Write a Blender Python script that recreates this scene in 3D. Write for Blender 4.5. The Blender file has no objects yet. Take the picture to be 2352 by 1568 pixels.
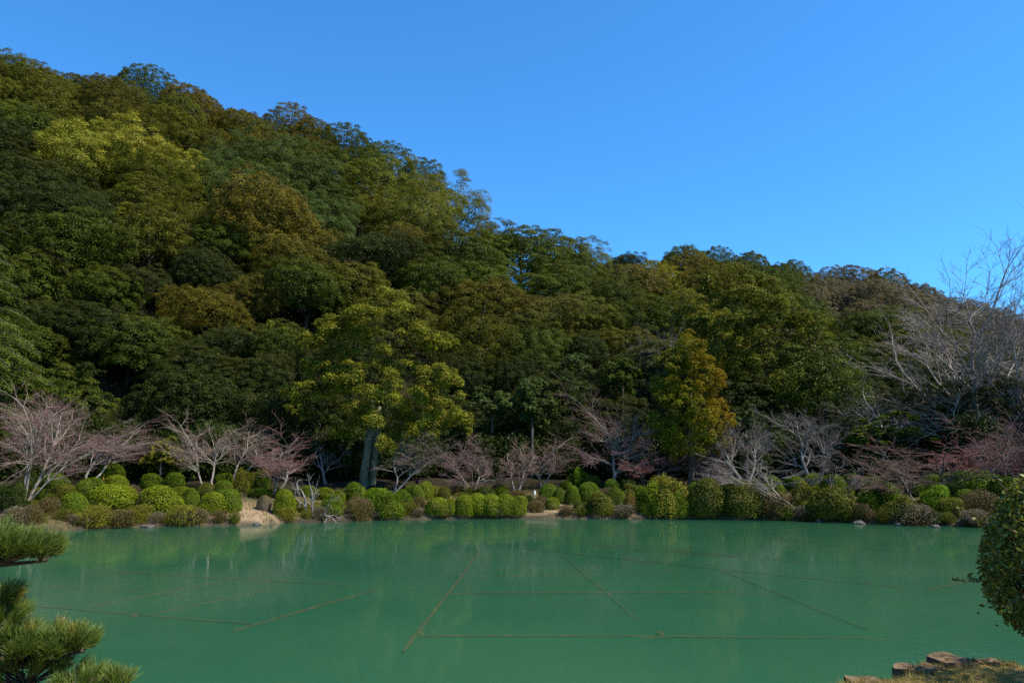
import bpy, math, random
import numpy as np
from mathutils import Vector, Matrix

# ------------------------------------------------------------------ camera, sky, sun, exposure
scene = bpy.context.scene
COL = scene.collection
R_ = math.radians
CAM_Z = 2.3
PITCH = math.atan(299 / 1829.0)
cam_d = bpy.data.cameras.new('camera'); cam = bpy.data.objects.new('camera', cam_d); COL.objects.link(cam)
cam.location = (0, 0, CAM_Z); cam.rotation_euler = (math.pi / 2 + PITCH, 0, 0)
cam_d.sensor_width = 36; cam_d.lens = 28; cam_d.clip_start = 0.05; cam_d.clip_end = 6000
scene.camera = cam

SUN_AZ, SUN_EL = R_(108), R_(51)           # azimuth from the view direction towards the right
world = bpy.data.worlds.new('World'); scene.world = world; world.use_nodes = True
wn, wl = world.node_tree.nodes, world.node_tree.links
wn.clear()
sky = wn.new('ShaderNodeTexSky'); sky.sky_type = 'NISHITA'; sky.sun_disc = False
sky.sun_elevation = SUN_EL; sky.sun_rotation = SUN_AZ
sky.altitude = 0; sky.air_density = 1.0; sky.dust_density = 0.3; sky.ozone_density = 3.0
hsv = wn.new('ShaderNodeMix'); hsv.data_type = 'RGBA'; hsv.blend_type = 'MULTIPLY'; hsv.inputs[0].default_value = 1.0; hsv.inputs[7].default_value = (0.31, 0.80, 1.17, 1)
bg = wn.new('ShaderNodeBackground'); bg.inputs['Strength'].default_value = 0.128
wo = wn.new('ShaderNodeOutputWorld')
wl.new(sky.outputs[0], hsv.inputs[6]); wl.new(hsv.outputs[2], bg.inputs['Color']); wl.new(bg.outputs[0], wo.inputs['Surface'])

sun_d = bpy.data.lights.new('sun', 'SUN'); sun = bpy.data.objects.new('sun', sun_d); COL.objects.link(sun)
sun_d.energy = 4.9; sun_d.angle = R_(0.5); sun_d.color = (1.0, 0.94, 0.85)
to_sun = Vector((math.sin(SUN_AZ) * math.cos(SUN_EL), math.cos(SUN_AZ) * math.cos(SUN_EL), math.sin(SUN_EL)))
sun.rotation_euler = to_sun.to_track_quat('Z', 'Y').to_euler()
sun.location = (30, 0, 60)

vs = scene.view_settings
vs.view_transform = 'Standard'; vs.look = 'None'; vs.gamma = 1; vs.exposure = 0.8; vs.use_curve_mapping = False
scene.cycles.max_bounces = 6; scene.cycles.diffuse_bounces = 2; scene.cycles.glossy_bounces = 2
scene.cycles.transmission_bounces = 2; scene.cycles.transparent_max_bounces = 6
scene.cycles.use_denoising = False

# ------------------------------------------------------------------ pixel <-> world helpers (photo read at 2352 x 1568)
W, H, F = 2352.0, 1568.0, 1829.0
CP, SP = math.cos(PITCH), math.sin(PITCH)
def ray(px, py):
    a, b = (px - W / 2) / F, (H / 2 - py) / F
    d = np.array([a, CP - b * SP, SP + b * CP])
    return d / d[1]                        # y component 1: depth Y gives the point
def at(px, py, Y):
    d = ray(px, py) * Y
    return np.array([d[0], d[1], d[2] + CAM_Z])
def at_z(px, py, z):
    d = ray(px, py); t = (z - CAM_Z) / d[2]
    return np.array([d[0] * t, t, z])
def pix(p):
    x, y, z = p[0], p[1], p[2] - CAM_Z
    f = y * CP + z * SP; u = -y * SP + z * CP
    return W / 2 + F * x / f, H / 2 - F * u / f

# ------------------------------------------------------------------ terrain
SH_U = [-1.3, -1.0, -0.8, -0.66, -0.561, -0.463, -0.315, -0.2056, -0.096, 0.013, 0.177, 0.314, 0.396, 0.505, 0.593, 0.64, 0.8, 1.0, 1.3]
SH_Y = [7, 16, 26, 31, 31.9, 34.5, 36, 38.6, 40, 40.4, 40.4, 39.3, 37.6, 35.3, 34, 33, 26, 16, 7]
SIL = [(0,110),(60,132),(150,150),(280,152),(400,172),(470,205),(560,240),(640,256),(760,290),(860,332),(930,362),(1000,388),(1040,430),(1080,470),(1130,478),(1190,515),(1250,538),(1300,530),(1380,550),(1430,556),(1480,592),(1510,572),(1600,567),(1700,577),(1760,592),(1850,608),(1900,626),(1960,617),(2050,632),(2110,648),(2150,668),(2200,692),(2300,722),(2352,762)]
RU, RE = [], []
for px, py in SIL:
    d = ray(px, py); RU.append(d[0]); RE.append(d[2])
RU = [-1.3, -0.85] + RU + [0.85, 1.3]; RE = [0.70, 0.62] + RE + [0.16, 0.12]
YR_U = [-1.3, -0.64, -0.3, -0.05, 0.05, 0.12, 0.2, 0.35, 0.5, 0.64, 1.3]
YR_Y = [120, 122, 112, 100, 96, 104, 122, 132, 130, 118, 110]
def vnoise(x, y, s=1.0):
    x = np.asarray(x, float) / s; y = np.asarray(y, float) / s
    return (np.sin(x * 1.7 + 1.3 * np.sin(y * 1.1)) + np.sin(y * 2.1 + 1.7 * np.sin(x * 0.9 + 2)) + np.sin((x + y) * 1.27 + 4)) / 3
def shore(X, Y):
    u = X / np.maximum(Y, 7.0)
    return np.interp(u, SH_U, SH_Y) + 0.35 * vnoise(X, X * 0.3, 1.1) + 0.15 * vnoise(X, X, 0.33)
def ground(X, Y):
    X = np.asarray(X, float); Y = np.asarray(Y, float)
    u = X / np.maximum(Y, 7.0)
    s = Y - shore(X, Y)
    Y0 = np.interp(u, SH_U, SH_Y) + 13.5
    z0 = 0.1 + 0.195 * 13.5
    yr = np.interp(u, YR_U, YR_Y); zr = np.interp(u, RU, RE) * yr + CAM_Z - 7.8
    t = np.clip((Y - Y0) / (yr - Y0), 0, 1)
    bank = np.where(s < 0, np.maximum(-1.3, s * 2.5), np.minimum(0.22, s * 0.8) + np.clip(s - 0.27, 0, 13.5) * 0.185)
    bank = bank + np.where(s > 0.5, 0.10, 0.0) * vnoise(X, Y, 1.4)
    hill = z0 + (zr - z0) * (1.2 * t - 0.2 * t * t) + 0.5 * vnoise(X, Y, 5.0) * np.minimum(1, t * 6)
    over = np.clip(Y - yr, 0, 4000)
    hill = np.maximum(hill - 0.02 * np.minimum(over, 20) ** 2 - 0.5 * np.clip(over - 20, 0, 4000), 0.4)
    return np.where(Y < Y0, np.where(s > 13, z0, bank), hill)
def g(x, y): return float(ground(x, y))
def hit_ground(px, py, lift=0.0, y0=28.0, y1=220.0):
    d = ray(px, py); Y = np.arange(y0, y1, 0.1)
    z = ground(d[0] * Y, Y) + lift
    k = np.nonzero(z >= d[2] * Y + CAM_Z)[0]
    Yh = Y[k[0]] if len(k) else None
    if Yh is None: return None
    return np.array([d[0] * Yh, Yh, g(d[0] * Yh, Yh)])

# ------------------------------------------------------------------ materials
def new_mat(name):
    m = bpy.data.materials.new(name); m.use_nodes = True; m.node_tree.nodes.clear()
    return m, m.node_tree.nodes, m.node_tree.links
def N(nodes, t, **kw):
    n = nodes.new(t)
    for k, v in kw.items(): setattr(n, k, v)
    return n
def mathn(nodes, links, op, a, b):
    n = N(nodes, 'ShaderNodeMath', operation=op)
    for i, v in enumerate((a, b)):
        if isinstance(v, (int, float)): n.inputs[i].default_value = v
        else: links.new(v, n.inputs[i])
    return n.outputs[0]
def mixc(nodes, links, f, a, b, blend='MIX'):
    n = N(nodes, 'ShaderNodeMix', data_type='RGBA', blend_type=blend)
    for i, v in ((0, f), (6, a), (7, b)):
        if isinstance(v, (int, float)): n.inputs[i].default_value = v
        elif isinstance(v, tuple): n.inputs[i].default_value = (*v[:3], 1)
        else: links.new(v, n.inputs[i])
    return n.outputs[2]
def leaf_material(name, young=(0.118, 0.086, 0.012), trans=0.22, rough=0.55, spec=0.09):
    m, n, l = new_mat(name)
    oi = N(n, 'ShaderNodeObjectInfo')
    av = N(n, 'ShaderNodeAttribute', attribute_name='v'); aw = N(n, 'ShaderNodeAttribute', attribute_name='w')
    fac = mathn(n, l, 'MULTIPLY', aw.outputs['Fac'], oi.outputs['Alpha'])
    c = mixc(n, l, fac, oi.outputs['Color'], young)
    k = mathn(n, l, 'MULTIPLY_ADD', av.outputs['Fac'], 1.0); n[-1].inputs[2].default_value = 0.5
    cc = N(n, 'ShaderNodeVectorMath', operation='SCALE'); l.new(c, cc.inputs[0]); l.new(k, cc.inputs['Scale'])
    p = N(n, 'ShaderNodeBsdfPrincipled'); l.new(cc.outputs[0], p.inputs['Base Color'])
    p.inputs['Roughness'].default_value = rough; p.inputs['Specular IOR Level'].default_value = spec
    t = N(n, 'ShaderNodeBsdfTranslucent')
    t2 = mixc(n, l, 1.0, cc.outputs[0], (1.25, 1.35, 0.6), 'MULTIPLY'); l.new(t2, t.inputs['Color'])
    mx = N(n, 'ShaderNodeMixShader'); mx.inputs[0].default_value = trans
    l.new(p.outputs[0], mx.inputs[1]); l.new(t.outputs[0], mx.inputs[2])
    o = N(n, 'ShaderNodeOutputMaterial'); l.new(mx.outputs[0], o.inputs['Surface'])
    return m
def noise_material(name, c1, c2, scale=3.0, rough=0.85, bump=0.3, bscale=None, use_obj=False, detail=5.0, dist=0.03, contrast=(0.35, 0.65)):
    m, n, l = new_mat(name)
    tc = N(n, 'ShaderNodeTexCoord')
    nt = N(n, 'ShaderNodeTexNoise'); nt.inputs['Scale'].default_value = scale; nt.inputs['Detail'].default_value = detail
    l.new(tc.outputs['Object'], nt.inputs['Vector'])
    r = N(n, 'ShaderNodeMapRange'); l.new(nt.outputs['Fac'], r.inputs[0]); r.inputs[1].default_value = contrast[0]; r.inputs[2].default_value = contrast[1]
    c = mixc(n, l, r.outputs[0], c1, c2)
    if use_obj:
        oi = N(n, 'ShaderNodeObjectInfo'); c = mixc(n, l, 1.0, c, oi.outputs['Color'], 'MULTIPLY')
    p = N(n, 'ShaderNodeBsdfPrincipled'); l.new(c, p.inputs['Base Color']); p.inputs['Roughness'].default_value = rough
    p.inputs['Specular IOR Level'].default_value = 0.2
    if bump:
        n2 = N(n, 'ShaderNodeTexNoise'); n2.inputs['Scale'].default_value = bscale or scale * 3; n2.inputs['Detail'].default_value = 4
        l.new(tc.outputs['Object'], n2.inputs['Vector'])
        b = N(n, 'ShaderNodeBump'); b.inputs['Strength'].default_value = bump; b.inputs['Distance'].default_value = dist
        l.new(n2.outputs['Fac'], b.inputs['Height']); l.new(b.outputs[0], p.inputs['Normal'])
    o = N(n, 'ShaderNodeOutputMaterial'); l.new(p.outputs[0], o.inputs['Surface'])
    return m
M_LEAF = leaf_material('leaf')
M_NEEDLE = leaf_material('needle', young=(0.20, 0.12, 0.01), trans=0.15, rough=0.38, spec=0.4)
M_GOLD = leaf_material('golden_leaf', young=(0.27, 0.12, 0.004))
M_BARK = noise_material('bark', (0.55, 0.5, 0.45), (1.0, 0.97, 0.92), 3.0, 0.9, 0.6, 14, use_obj=True)
M_TWIG = noise_material('twig', (0.8, 0.8, 0.8), (1.0, 1.0, 1.0), 2.0, 0.8, 0, use_obj=True)
M_ROCK = noise_material('rock', (0.045, 0.038, 0.03), (0.13, 0.11, 0.09), 2.0, 0.85, 0.5, 9)

# ground: sand and dry turf near the water, leaf litter under the trees, coloured darker for their shade
M_GROUND, n, l = new_mat('ground')
tc = N(n, 'ShaderNodeTexCoord')
n1 = N(n, 'ShaderNodeTexNoise'); n1.inputs['Scale'].default_value = 0.55; n1.inputs['Detail'].default_value = 6; l.new(tc.outputs['Object'], n1.inputs['Vector'])
n2 = N(n, 'ShaderNodeTexNoise'); n2.inputs['Scale'].default_value = 9.0; n2.inputs['Detail'].default_value = 6; l.new(tc.outputs['Object'], n2.inputs['Vector'])
ar = N(n, 'ShaderNodeAttribute', attribute_name='litter')
mr = N(n, 'ShaderNodeMapRange'); mr.inputs[1].default_value = 0.42; mr.inputs[2].default_value = 0.62; l.new(n1.outputs['Fac'], mr.inputs[0])
asd = N(n, 'ShaderNodeAttribute', attribute_name='sand'); awt = N(n, 'ShaderNodeAttribute', attribute_name='wet')
sand = mixc(n, l, n2.outputs['Fac'], (0.18, 0.115, 0.06), (0.40, 0.28, 0.17))
grass = mixc(n, l, n2.outputs['Fac'], (0.035, 0.035, 0.012), (0.14, 0.10, 0.045))
ms = mathn(n, l, 'MULTIPLY', asd.outputs['Fac'], mathn(n, l, 'ADD', n1.outputs['Fac'], 0.35))
gs = mixc(n, l, ms, grass, sand)
shaded_litter = mixc(n, l, n2.outputs['Fac'], (0.010, 0.009, 0.004), (0.034, 0.026, 0.012))
gc = mixc(n, l, awt.outputs['Fac'], mixc(n, l, ar.outputs['Fac'], gs, shaded_litter), (0.03, 0.024, 0.018))
p = N(n, 'ShaderNodeBsdfPrincipled'); p.inputs['Roughness'].default_value = 0.95; p.inputs['Specular IOR Level'].default_value = 0.1; l.new(gc, p.inputs['Base Color'])
b = N(n, 'ShaderNodeBump'); b.inputs['Strength'].default_value = 0.7; b.inputs['Distance'].default_value = 0.08; l.new(n2.outputs['Fac'], b.inputs['Height']); l.new(b.outputs[0], p.inputs['Normal'])
o = N(n, 'ShaderNodeOutputMaterial'); l.new(p.outputs[0], o.inputs['Surface'])

# milky green spring water
M_WATER, n, l = new_mat('milky_water')
tc = N(n, 'ShaderNodeTexCoord')
mp = N(n, 'ShaderNodeMapping'); mp.inputs['Scale'].default_value = (1.0, 1.6, 1.0); mp.inputs['Rotation'].default_value = (0, 0, 0.25); l.new(tc.outputs['Object'], mp.inputs['Vector'])
w1 = N(n, 'ShaderNodeTexNoise'); w1.inputs['Scale'].default_value = 5.5; w1.inputs['Detail'].default_value = 3; w1.inputs['Distortion'].default_value = 0.6; l.new(mp.outputs[0], w1.inputs['Vector'])
w2 = N(n, 'ShaderNodeTexNoise'); w2.inputs['Scale'].default_value = 0.22; w2.inputs['Detail'].default_value = 2; l.new(tc.outputs['Object'], w2.inputs['Vector'])
wr = N(n, 'ShaderNodeMapRange'); wr.inputs[1].default_value = 0.42; wr.inputs[2].default_value = 0.68; wr.inputs[3].default_value = 0.05; wr.inputs[4].default_value = 1.0; l.new(w2.outputs['Fac'], wr.inputs[0])
hh = mathn(n, l, 'MULTIPLY', w1.outputs['Fac'], wr.outputs[0])
bp = N(n, 'ShaderNodeBump'); bp.inputs['Strength'].default_value = 0.30; bp.inputs['Distance'].default_value = 0.02; l.new(hh, bp.inputs['Height'])
w3 = N(n, 'ShaderNodeTexNoise'); w3.inputs['Scale'].default_value = 0.16; w3.inputs['Detail'].default_value = 3; l.new(tc.outputs['Object'], w3.inputs['Vector'])
w3r = N(n, 'ShaderNodeMapRange'); w3r.inputs[1].default_value = 0.35; w3r.inputs[2].default_value = 0.65; l.new(w3.outputs['Fac'], w3r.inputs[0])
wc = mixc(n, l, w3r.outputs[0], (0.024, 0.112, 0.056), (0.040, 0.136, 0.062))
df = N(n, 'ShaderNodeBsdfDiffuse'); l.new(wc, df.inputs['Color'])
tr = N(n, 'ShaderNodeBsdfTransparent'); tr.inputs['Color'].default_value = (1, 1, 1, 1)
m1 = N(n, 'ShaderNodeMixShader'); m1.inputs[0].default_value = 0.50; l.new(df.outputs[0], m1.inputs[1]); l.new(tr.outputs[0], m1.inputs[2])
gl = N(n, 'ShaderNodeBsdfGlossy'); gl.inputs['Roughness'].default_value = 0.05; l.new(bp.outputs[0], gl.inputs['Normal'])
fr = N(n, 'ShaderNodeFresnel'); fr.inputs['IOR'].default_value = 1.33; l.new(bp.outputs[0], fr.inputs['Normal'])
ff = mathn(n, l, 'MULTIPLY', fr.outputs[0], 0.92)
m2 = N(n, 'ShaderNodeMixShader'); l.new(ff, m2.inputs[0]); l.new(m1.outputs[0], m2.inputs[1]); l.new(gl.outputs[0], m2.inputs[2])
o = N(n, 'ShaderNodeOutputMaterial'); l.new(m2.outputs[0], o.inputs['Surface'])
M_MURK, n, l = new_mat('murk')
df = N(n, 'ShaderNodeBsdfDiffuse'); df.inputs['Color'].default_value = (0.034, 0.134, 0.066, 1); tr = N(n, 'ShaderNodeBsdfTransparent')
mm = N(n, 'ShaderNodeMixShader'); mm.inputs[0].default_value = 0.42; l.new(df.outputs[0], mm.inputs[1]); l.new(tr.outputs[0], mm.inputs[2])
o = N(n, 'ShaderNodeOutputMaterial'); l.new(mm.outputs[0], o.inputs['Surface'])
M_BED = noise_material('pond_silt', (0.028, 0.130, 0.066), (0.040, 0.150, 0.070), 0.4, 1.0, 0)

# ------------------------------------------------------------------ mesh helpers
def mesh_np(name, verts, faces, mat, attrs=None, smooth=False):
    verts = np.asarray(verts, np.float32); faces = np.asarray(faces, np.int32)
    me = bpy.data.meshes.new(name); nf, k = faces.shape
    me.vertices.add(len(verts)); me.vertices.foreach_set('co', verts.ravel())
    me.loops.add(nf * k); me.loops.foreach_set('vertex_index', faces.ravel())
    me.polygons.add(nf); me.polygons.foreach_set('loop_start', np.arange(0, nf * k, k, dtype=np.int32))
    if smooth: me.polygons.foreach_set('use_smooth', np.ones(nf, bool))
    for nm, a in (attrs or {}).items():
        at_ = me.attributes.new(nm, 'FLOAT', 'POINT'); at_.data.foreach_set('value', np.asarray(a, np.float32))
    me.update(calc_edges=True); me.validate()
    me.materials.append(mat)
    return me
def link(name, data, parent=None, loc=None, rotz=0.0, scale=None, color=None):
    o = bpy.data.objects.new(name, data); COL.objects.link(o)
    if parent is not None: o.parent = parent
    if loc is not None: o.location = [float(v) for v in loc]
    if rotz: o.rotation_euler = (0, 0, rotz)
    if scale is not None: o.scale = scale
    if color is not None: o.color = (*color[:3], color[3] if len(color) > 3 else 0.0)
    return o
def tag(o, label=None, cat=None, group=None, kind=None):
    if label: o['label'] = label
    if cat: o['category'] = cat
    if group: o['group'] = group
    if kind: o['kind'] = kind
    return o
def unit(v): return v / np.maximum(np.linalg.norm(v, axis=-1, keepdims=True), 1e-9)
ORD = ['first','second','third','fourth','fifth','sixth','seventh','eighth','ninth','tenth','eleventh','twelfth','thirteenth','fourteenth','fifteenth','sixteenth','seventeenth','eighteenth','nineteenth','twentieth']
TENS = ['twenty','thirty','forty','fifty','sixty','seventy','eighty','ninety']
def ordinal(k):
    if k < 20: return ORD[k]
    if k >= 99: return 'hundredth' if k == 99 else 'hundred-and-' + ordinal(k - 100)
    q, r = divmod(k + 1, 10)
    if r == 0: return TENS[q - 2][:-1] + 'ieth'
    return TENS[q - 2] + '-' + ORD[r - 1]

def leaf_cloud(C, Nn, size, aspect, rng, v=None, w=None, fold=0.15):
    """rhombic leaves: centres C, normals Nn"""
    n = len(C)
    t = unit(np.cross(Nn, rng.normal(size=(n, 3)))); bb = np.cross(Nn, t)
    s = (size * rng.uniform(0.7, 1.3, n))[:, None]
    V = np.stack([C + t * s - Nn * s * fold, C + bb * s * aspect, C - t * s - Nn * s * fold, C - bb * s * aspect], 1).reshape(-1, 3)
    Fc = np.arange(4 * n).reshape(n, 4)
    v = rng.uniform(0, 1, n) if v is None else v
    w = np.zeros(n) if w is None else w
    return V, Fc, np.repeat(v, 4), np.repeat(w, 4)

def clump_leaves(centres, radii, counts, rng, size, flat=0.7, up=0.6, out=0.5, mid=None, jit=0.6, zr=(0, 1), inner=0.7):
    Cs, Ns, Vs, Ws = [], [], [], []
    mid = np.zeros(3) if mid is None else mid
    for c, r, k in zip(centres, radii, counts):
        d = rng.normal(size=(k, 3)); o = unit(c - mid)
        d = unit(unit(d) + np.array([0, 0, up]) + out * o)
        # bumpy shell
        bump = 1 + 0.16 * np.sin(d[:, 0] * 7 + c[0] * 9) * np.sin(d[:, 1] * 6 + c[1] * 7) + 0.1 * np.sin(d[:, 2] * 9 + c[2] * 5)
        rr = r * (inner + (1.06 - inner) * rng.uniform(0, 1, k) ** 0.6) * bump
        P = c + d * rr[:, None] * np.array([1, 1, flat])
        Cs.append(P); Ns.append(unit(d + np.array([0, 0, 0.45]) + jit * rng.normal(size=(k, 3))))
        base = rng.uniform(0.16, 0.80)
        Vs.append(np.clip(base + rng.normal(0, 0.2, k), 0, 1))
        zz = (P[:, 2] - zr[0]) / (zr[1] - zr[0])
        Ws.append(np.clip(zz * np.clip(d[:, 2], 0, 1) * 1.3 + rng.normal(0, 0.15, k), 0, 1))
    return np.concatenate(Cs), np.concatenate(Ns), np.concatenate(Vs), np.concatenate(Ws)

class Tubes:
    def __init__(s): s.V, s.F, s.n = [], [], 0
    def add(s, pts, rad, k=5):
        pts = np.asarray(pts, float); m = len(pts)
        d = unit(np.gradient(pts, axis=0))
        ref = np.array([0.31, 0.77, 0.55]) if abs(d[0][0]) < 0.9 else np.array([0, 1.0, 0.2])
        a = unit(np.cross(d, ref)); bb = np.cross(d, a)
        th = np.arange(k) * 2 * math.pi / k
        ring = a[:, None] * np.cos(th)[None, :, None] + bb[:, None] * np.sin(th)[None, :, None]
        V = (pts[:, None] + ring * np.asarray(rad)[:, None, None]).reshape(-1, 3)
        i = np.arange(m - 1)[:, None] * k; j = np.arange(k)[None]; j2 = (j + 1) % k
        Fc = np.stack([i + j, i + j2, i + k + j2, i + k + j], -1).reshape(-1, 4) + s.n
        s.V.append(V); s.F.append(Fc); s.n += len(V)
    def add_many(s, P, rad, k=3):
        n_, m = P.shape[:2]
        d = unit(np.gradient(P, axis=1))
        a = unit(np.cross(d, np.array([0.31, 0.77, 0.55]))); bb = np.cross(d, a)
        th = np.arange(k) * 2 * math.pi / k
        ring = a[:, :, None] * np.cos(th)[None, None, :, None] + bb[:, :, None] * np.sin(th)[None, None, :, None]
        V = (P[:, :, None] + ring * rad[:, :, None, None]).reshape(-1, 3)
        i = np.arange(m - 1)[:, None] * k; j = np.arange(k)[None]; j2 = (j + 1) % k
        f1 = np.stack([i + j, i + j2, i + k + j2, i + k + j], -1).reshape(1, -1, 4)
        Fc = (f1 + (np.arange(n_) * m * k)[:, None, None]).reshape(-1, 4) + s.n
        s.V.append(V); s.F.append(Fc); s.n += len(V)
    def mesh(s, name, mat): return mesh_np(name, np.concatenate(s.V), np.concatenate(s.F), mat, smooth=True)

# ------------------------------------------------------------------ setting: terrain, pond bed, water
xs = np.concatenate([[-2500, -1200, -600, -350, -250, -200], np.arange(-160, -60, 4), np.arange(-60, 60, 0.6), np.arange(60, 161, 4), [200, 250, 350, 600, 1200, 2500]])
ys = np.concatenate([[-2500, -800, -300, -120, -60, -20, 0, 6], np.arange(10, 28, 2.0), np.arange(28, 58, 0.3), np.arange(58, 160, 3), [170, 185, 200, 230, 280, 400, 700, 1400, 3000]])
XX, YY = np.meshgrid(xs, ys); ZZ = ground(XX, YY)
S_ = YY - shore(XX, YY)
litter = np.clip((S_ - 4.5) / 2.0, 0, 1)  # tree shade put into the ground colour, over leaf litter
sandy = np.zeros_like(XX)
for px, py, r in [(565,1178,1.3),(600,1190,0.8),(990,1160,0.9),(1285,1165,1.1),(1320,1172,0.9),(1425,1176,0.8),(1225,1165,0.9),(1345,1165,0.8),(540,1195,0.8),(1040,1140,0.8),(1130,1140,0.7)]:
    q = hit_ground(px, py, y0=29)
    sandy = np.maximum(sandy, np.exp(-(((XX - q[0]) / r) ** 2 + ((YY - q[1]) / (1.6 * r)) ** 2)))
wet = np.clip(1 - np.abs(S_ - 0.05) / 0.3, 0, 1)
nx, ny = len(xs), len(ys)
i = np.arange(ny - 1)[:, None] * nx + np.arange(nx - 1)[None]
Fc = np.stack([i, i + 1, i + nx + 1, i + nx], -1).reshape(-1, 4)
link('terrain', mesh_np('terrain', np.stack([XX, YY, ZZ], -1).reshape(-1, 3), Fc, M_GROUND, {'litter': litter.ravel(), 'sand': sandy.ravel(), 'wet': wet.ravel()}, True))['kind'] = 'structure'
V = [(-90, -30, -0.16), (90, -30, -0.16), (90, 48, -0.16), (-90, 48, -0.16)]
link('pond_bed', mesh_np('pond_bed', V, [[0, 1, 2, 3]], M_BED))['kind'] = 'structure'
for zz_ in (-0.062, -0.095):               # the milky water thickens with depth
    V = [(-90, -30, zz_), (90, -30, zz_), (90, 48, zz_), (-90, 48, zz_)]
    link('water_murk', mesh_np('water_murk', V, [[0, 1, 2, 3]], M_MURK))['kind'] = 'structure'
V = [(-90, -30, 0), (90, -30, 0), (90, 48, 0), (-90, 48, 0)]
link('water', mesh_np('water', V, [[0, 1, 2, 3]], M_WATER))['kind'] = 'structure'

# ------------------------------------------------------------------ evergreen tree prototypes (crown + trunk)
def crown_proto(seed, style, nleaf, leaf):
    rng = np.random.default_rng(seed)
    Rr = 4.6
    Hh, nc, rc, fl, up = {'dome': (3.6, 210, (0.09, 0.17), 0.80, 0.40), 'lump': (4.1, 30, (0.26, 0.38), 0.85, 0.35), 'pad': (3.6, 130, (0.12, 0.20), 0.68, 0.5), 'fine': (3.7, 280, (0.07, 0.12), 0.9, 0.35)}[style]
    zc = 4.2
    k = np.arange(nc); ph = k * 2.39996 + rng.uniform(0, 6)
    z = 1 - (k + 0.5) / nc * 1.62                         # from the top down to well below the middle
    rad = np.sqrt(np.clip(1 - z * z, 0, 1))
    dirs = np.stack([rad * np.cos(ph), rad * np.sin(ph), z], 1) + rng.normal(0, 0.05 if nc > 60 else 0.1, (nc, 3))
    A = rng.normal(0, 2.0, (5, 3)); pp = rng.uniform(0, 6, 5)
    lump = 1 + 0.21 * sum(np.sin(dirs @ A[q] + pp[q]) for q in range(5)) / 2.2
    c = dirs * np.array([Rr, Rr, Hh]) * (rng.uniform(0.85, 0.97, nc) * lump)[:, None]
    c[:, 2] += zc
    rr = rng.uniform(*rc, nc) * Rr
    if style == 'lump':                                   # billows on billows
        d = unit(rng.normal(size=(nc, 9, 3)) + np.array([0, 0, 0.4]))
        c = np.concatenate([(c[:, None] + d * rr[:, None, None] * 0.75).reshape(-1, 3)]); rr = np.repeat(rr, 9) * rng.uniform(0.36, 0.55, nc * 9); nc = len(c)
    wgt = rr ** 2; cnt = np.maximum(12, (nleaf * wgt / wgt.sum()).astype(int))
    C, Nn, v, w = clump_leaves(c, rr, cnt, rng, leaf, fl, up, 0.75, np.array([0, 0, zc - 1.5]), 0.5, (zc - 1, zc + Hh))
    m_ = 7500 if style == 'fine' else 5000                                             # larger, darker inner leaves fill the crown
    d = unit(rng.normal(size=(m_, 3))); d[:, 2] = np.where(d[:, 2] < -0.6, -d[:, 2], d[:, 2])
    Pin = d * np.array([Rr, Rr, Hh]) * rng.uniform(0.5, 1.0 if style == 'fine' else 0.92, (m_, 1)) * (1 + 0.21 * sum(np.sin(d @ A[q] + pp[q]) for q in range(5)) / 2.2)[:, None] + np.array([0, 0, zc])
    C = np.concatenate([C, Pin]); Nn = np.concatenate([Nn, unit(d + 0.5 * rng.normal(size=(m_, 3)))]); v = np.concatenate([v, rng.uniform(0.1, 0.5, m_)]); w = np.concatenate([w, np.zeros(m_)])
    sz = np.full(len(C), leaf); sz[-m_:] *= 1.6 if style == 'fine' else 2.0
    V, Fc, v, w = leaf_cloud(C, Nn, sz, 0.55, rng, v, w)
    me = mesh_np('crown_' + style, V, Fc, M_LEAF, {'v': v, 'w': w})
    T = Tubes()
    trunk = np.array([[0, 0, -1.0], [0.1, 0.05, 1.0], [0.15, 0.1, 2.6], [0.1, 0.1, 4.6]])
    T.add(trunk, [0.30, 0.24, 0.2, 0.1], 7)
    for q in rng.choice(nc, 8, replace=False):
        s = trunk[2] + (trunk[3] - trunk[2]) * rng.uniform(-0.4, 0.6); e = c[q]
        T.add([s, s * 0.5 + e * 0.5 + np.array([0, 0, 0.35]), e], [0.11, 0.07, 0.03], 4)
    return me, T.mesh('trunk', M_BARK)
PROTO = {}
for st in ('dome', 'lump', 'pad', 'fine'):
    PROTO[st] = [crown_proto(100 + 7 * q + len(st) * 31 + ord(st[0]), st, 42000, 0.063) for q in range(3 if st == 'dome' else 2)]

COLS = {  # base leaf colour and amount of warm young growth
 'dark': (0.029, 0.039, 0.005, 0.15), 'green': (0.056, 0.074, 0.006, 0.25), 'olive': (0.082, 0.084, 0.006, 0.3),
 'brown': (0.090, 0.078, 0.008, 0.5), 'rust': (0.104, 0.082, 0.007, 0.6), 'yellow': (0.250, 0.228, 0.026, 0.12),
 'gold': (0.170, 0.158, 0.010, 0.3), 'greygreen': (0.068, 0.090, 0.019, 0.05), 'mauve': (0.116, 0.090, 0.048, 0.3),
 'camphor': (0.126, 0.128, 0.012, 0.25)}
CNAME = {'dark': 'dark green', 'green': 'mid green', 'olive': 'olive green', 'brown': 'brownish olive', 'rust': 'rusty olive', 'yellow': 'pale yellow-green',
 'gold': 'golden green', 'greygreen': 'grey-green', 'mauve': 'mauve-brown', 'camphor': 'bright olive'}
PR = random.Random(5)
placed = []        # (x, y, R)
HT = []            # (empty, px, py, colour, size)
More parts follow.
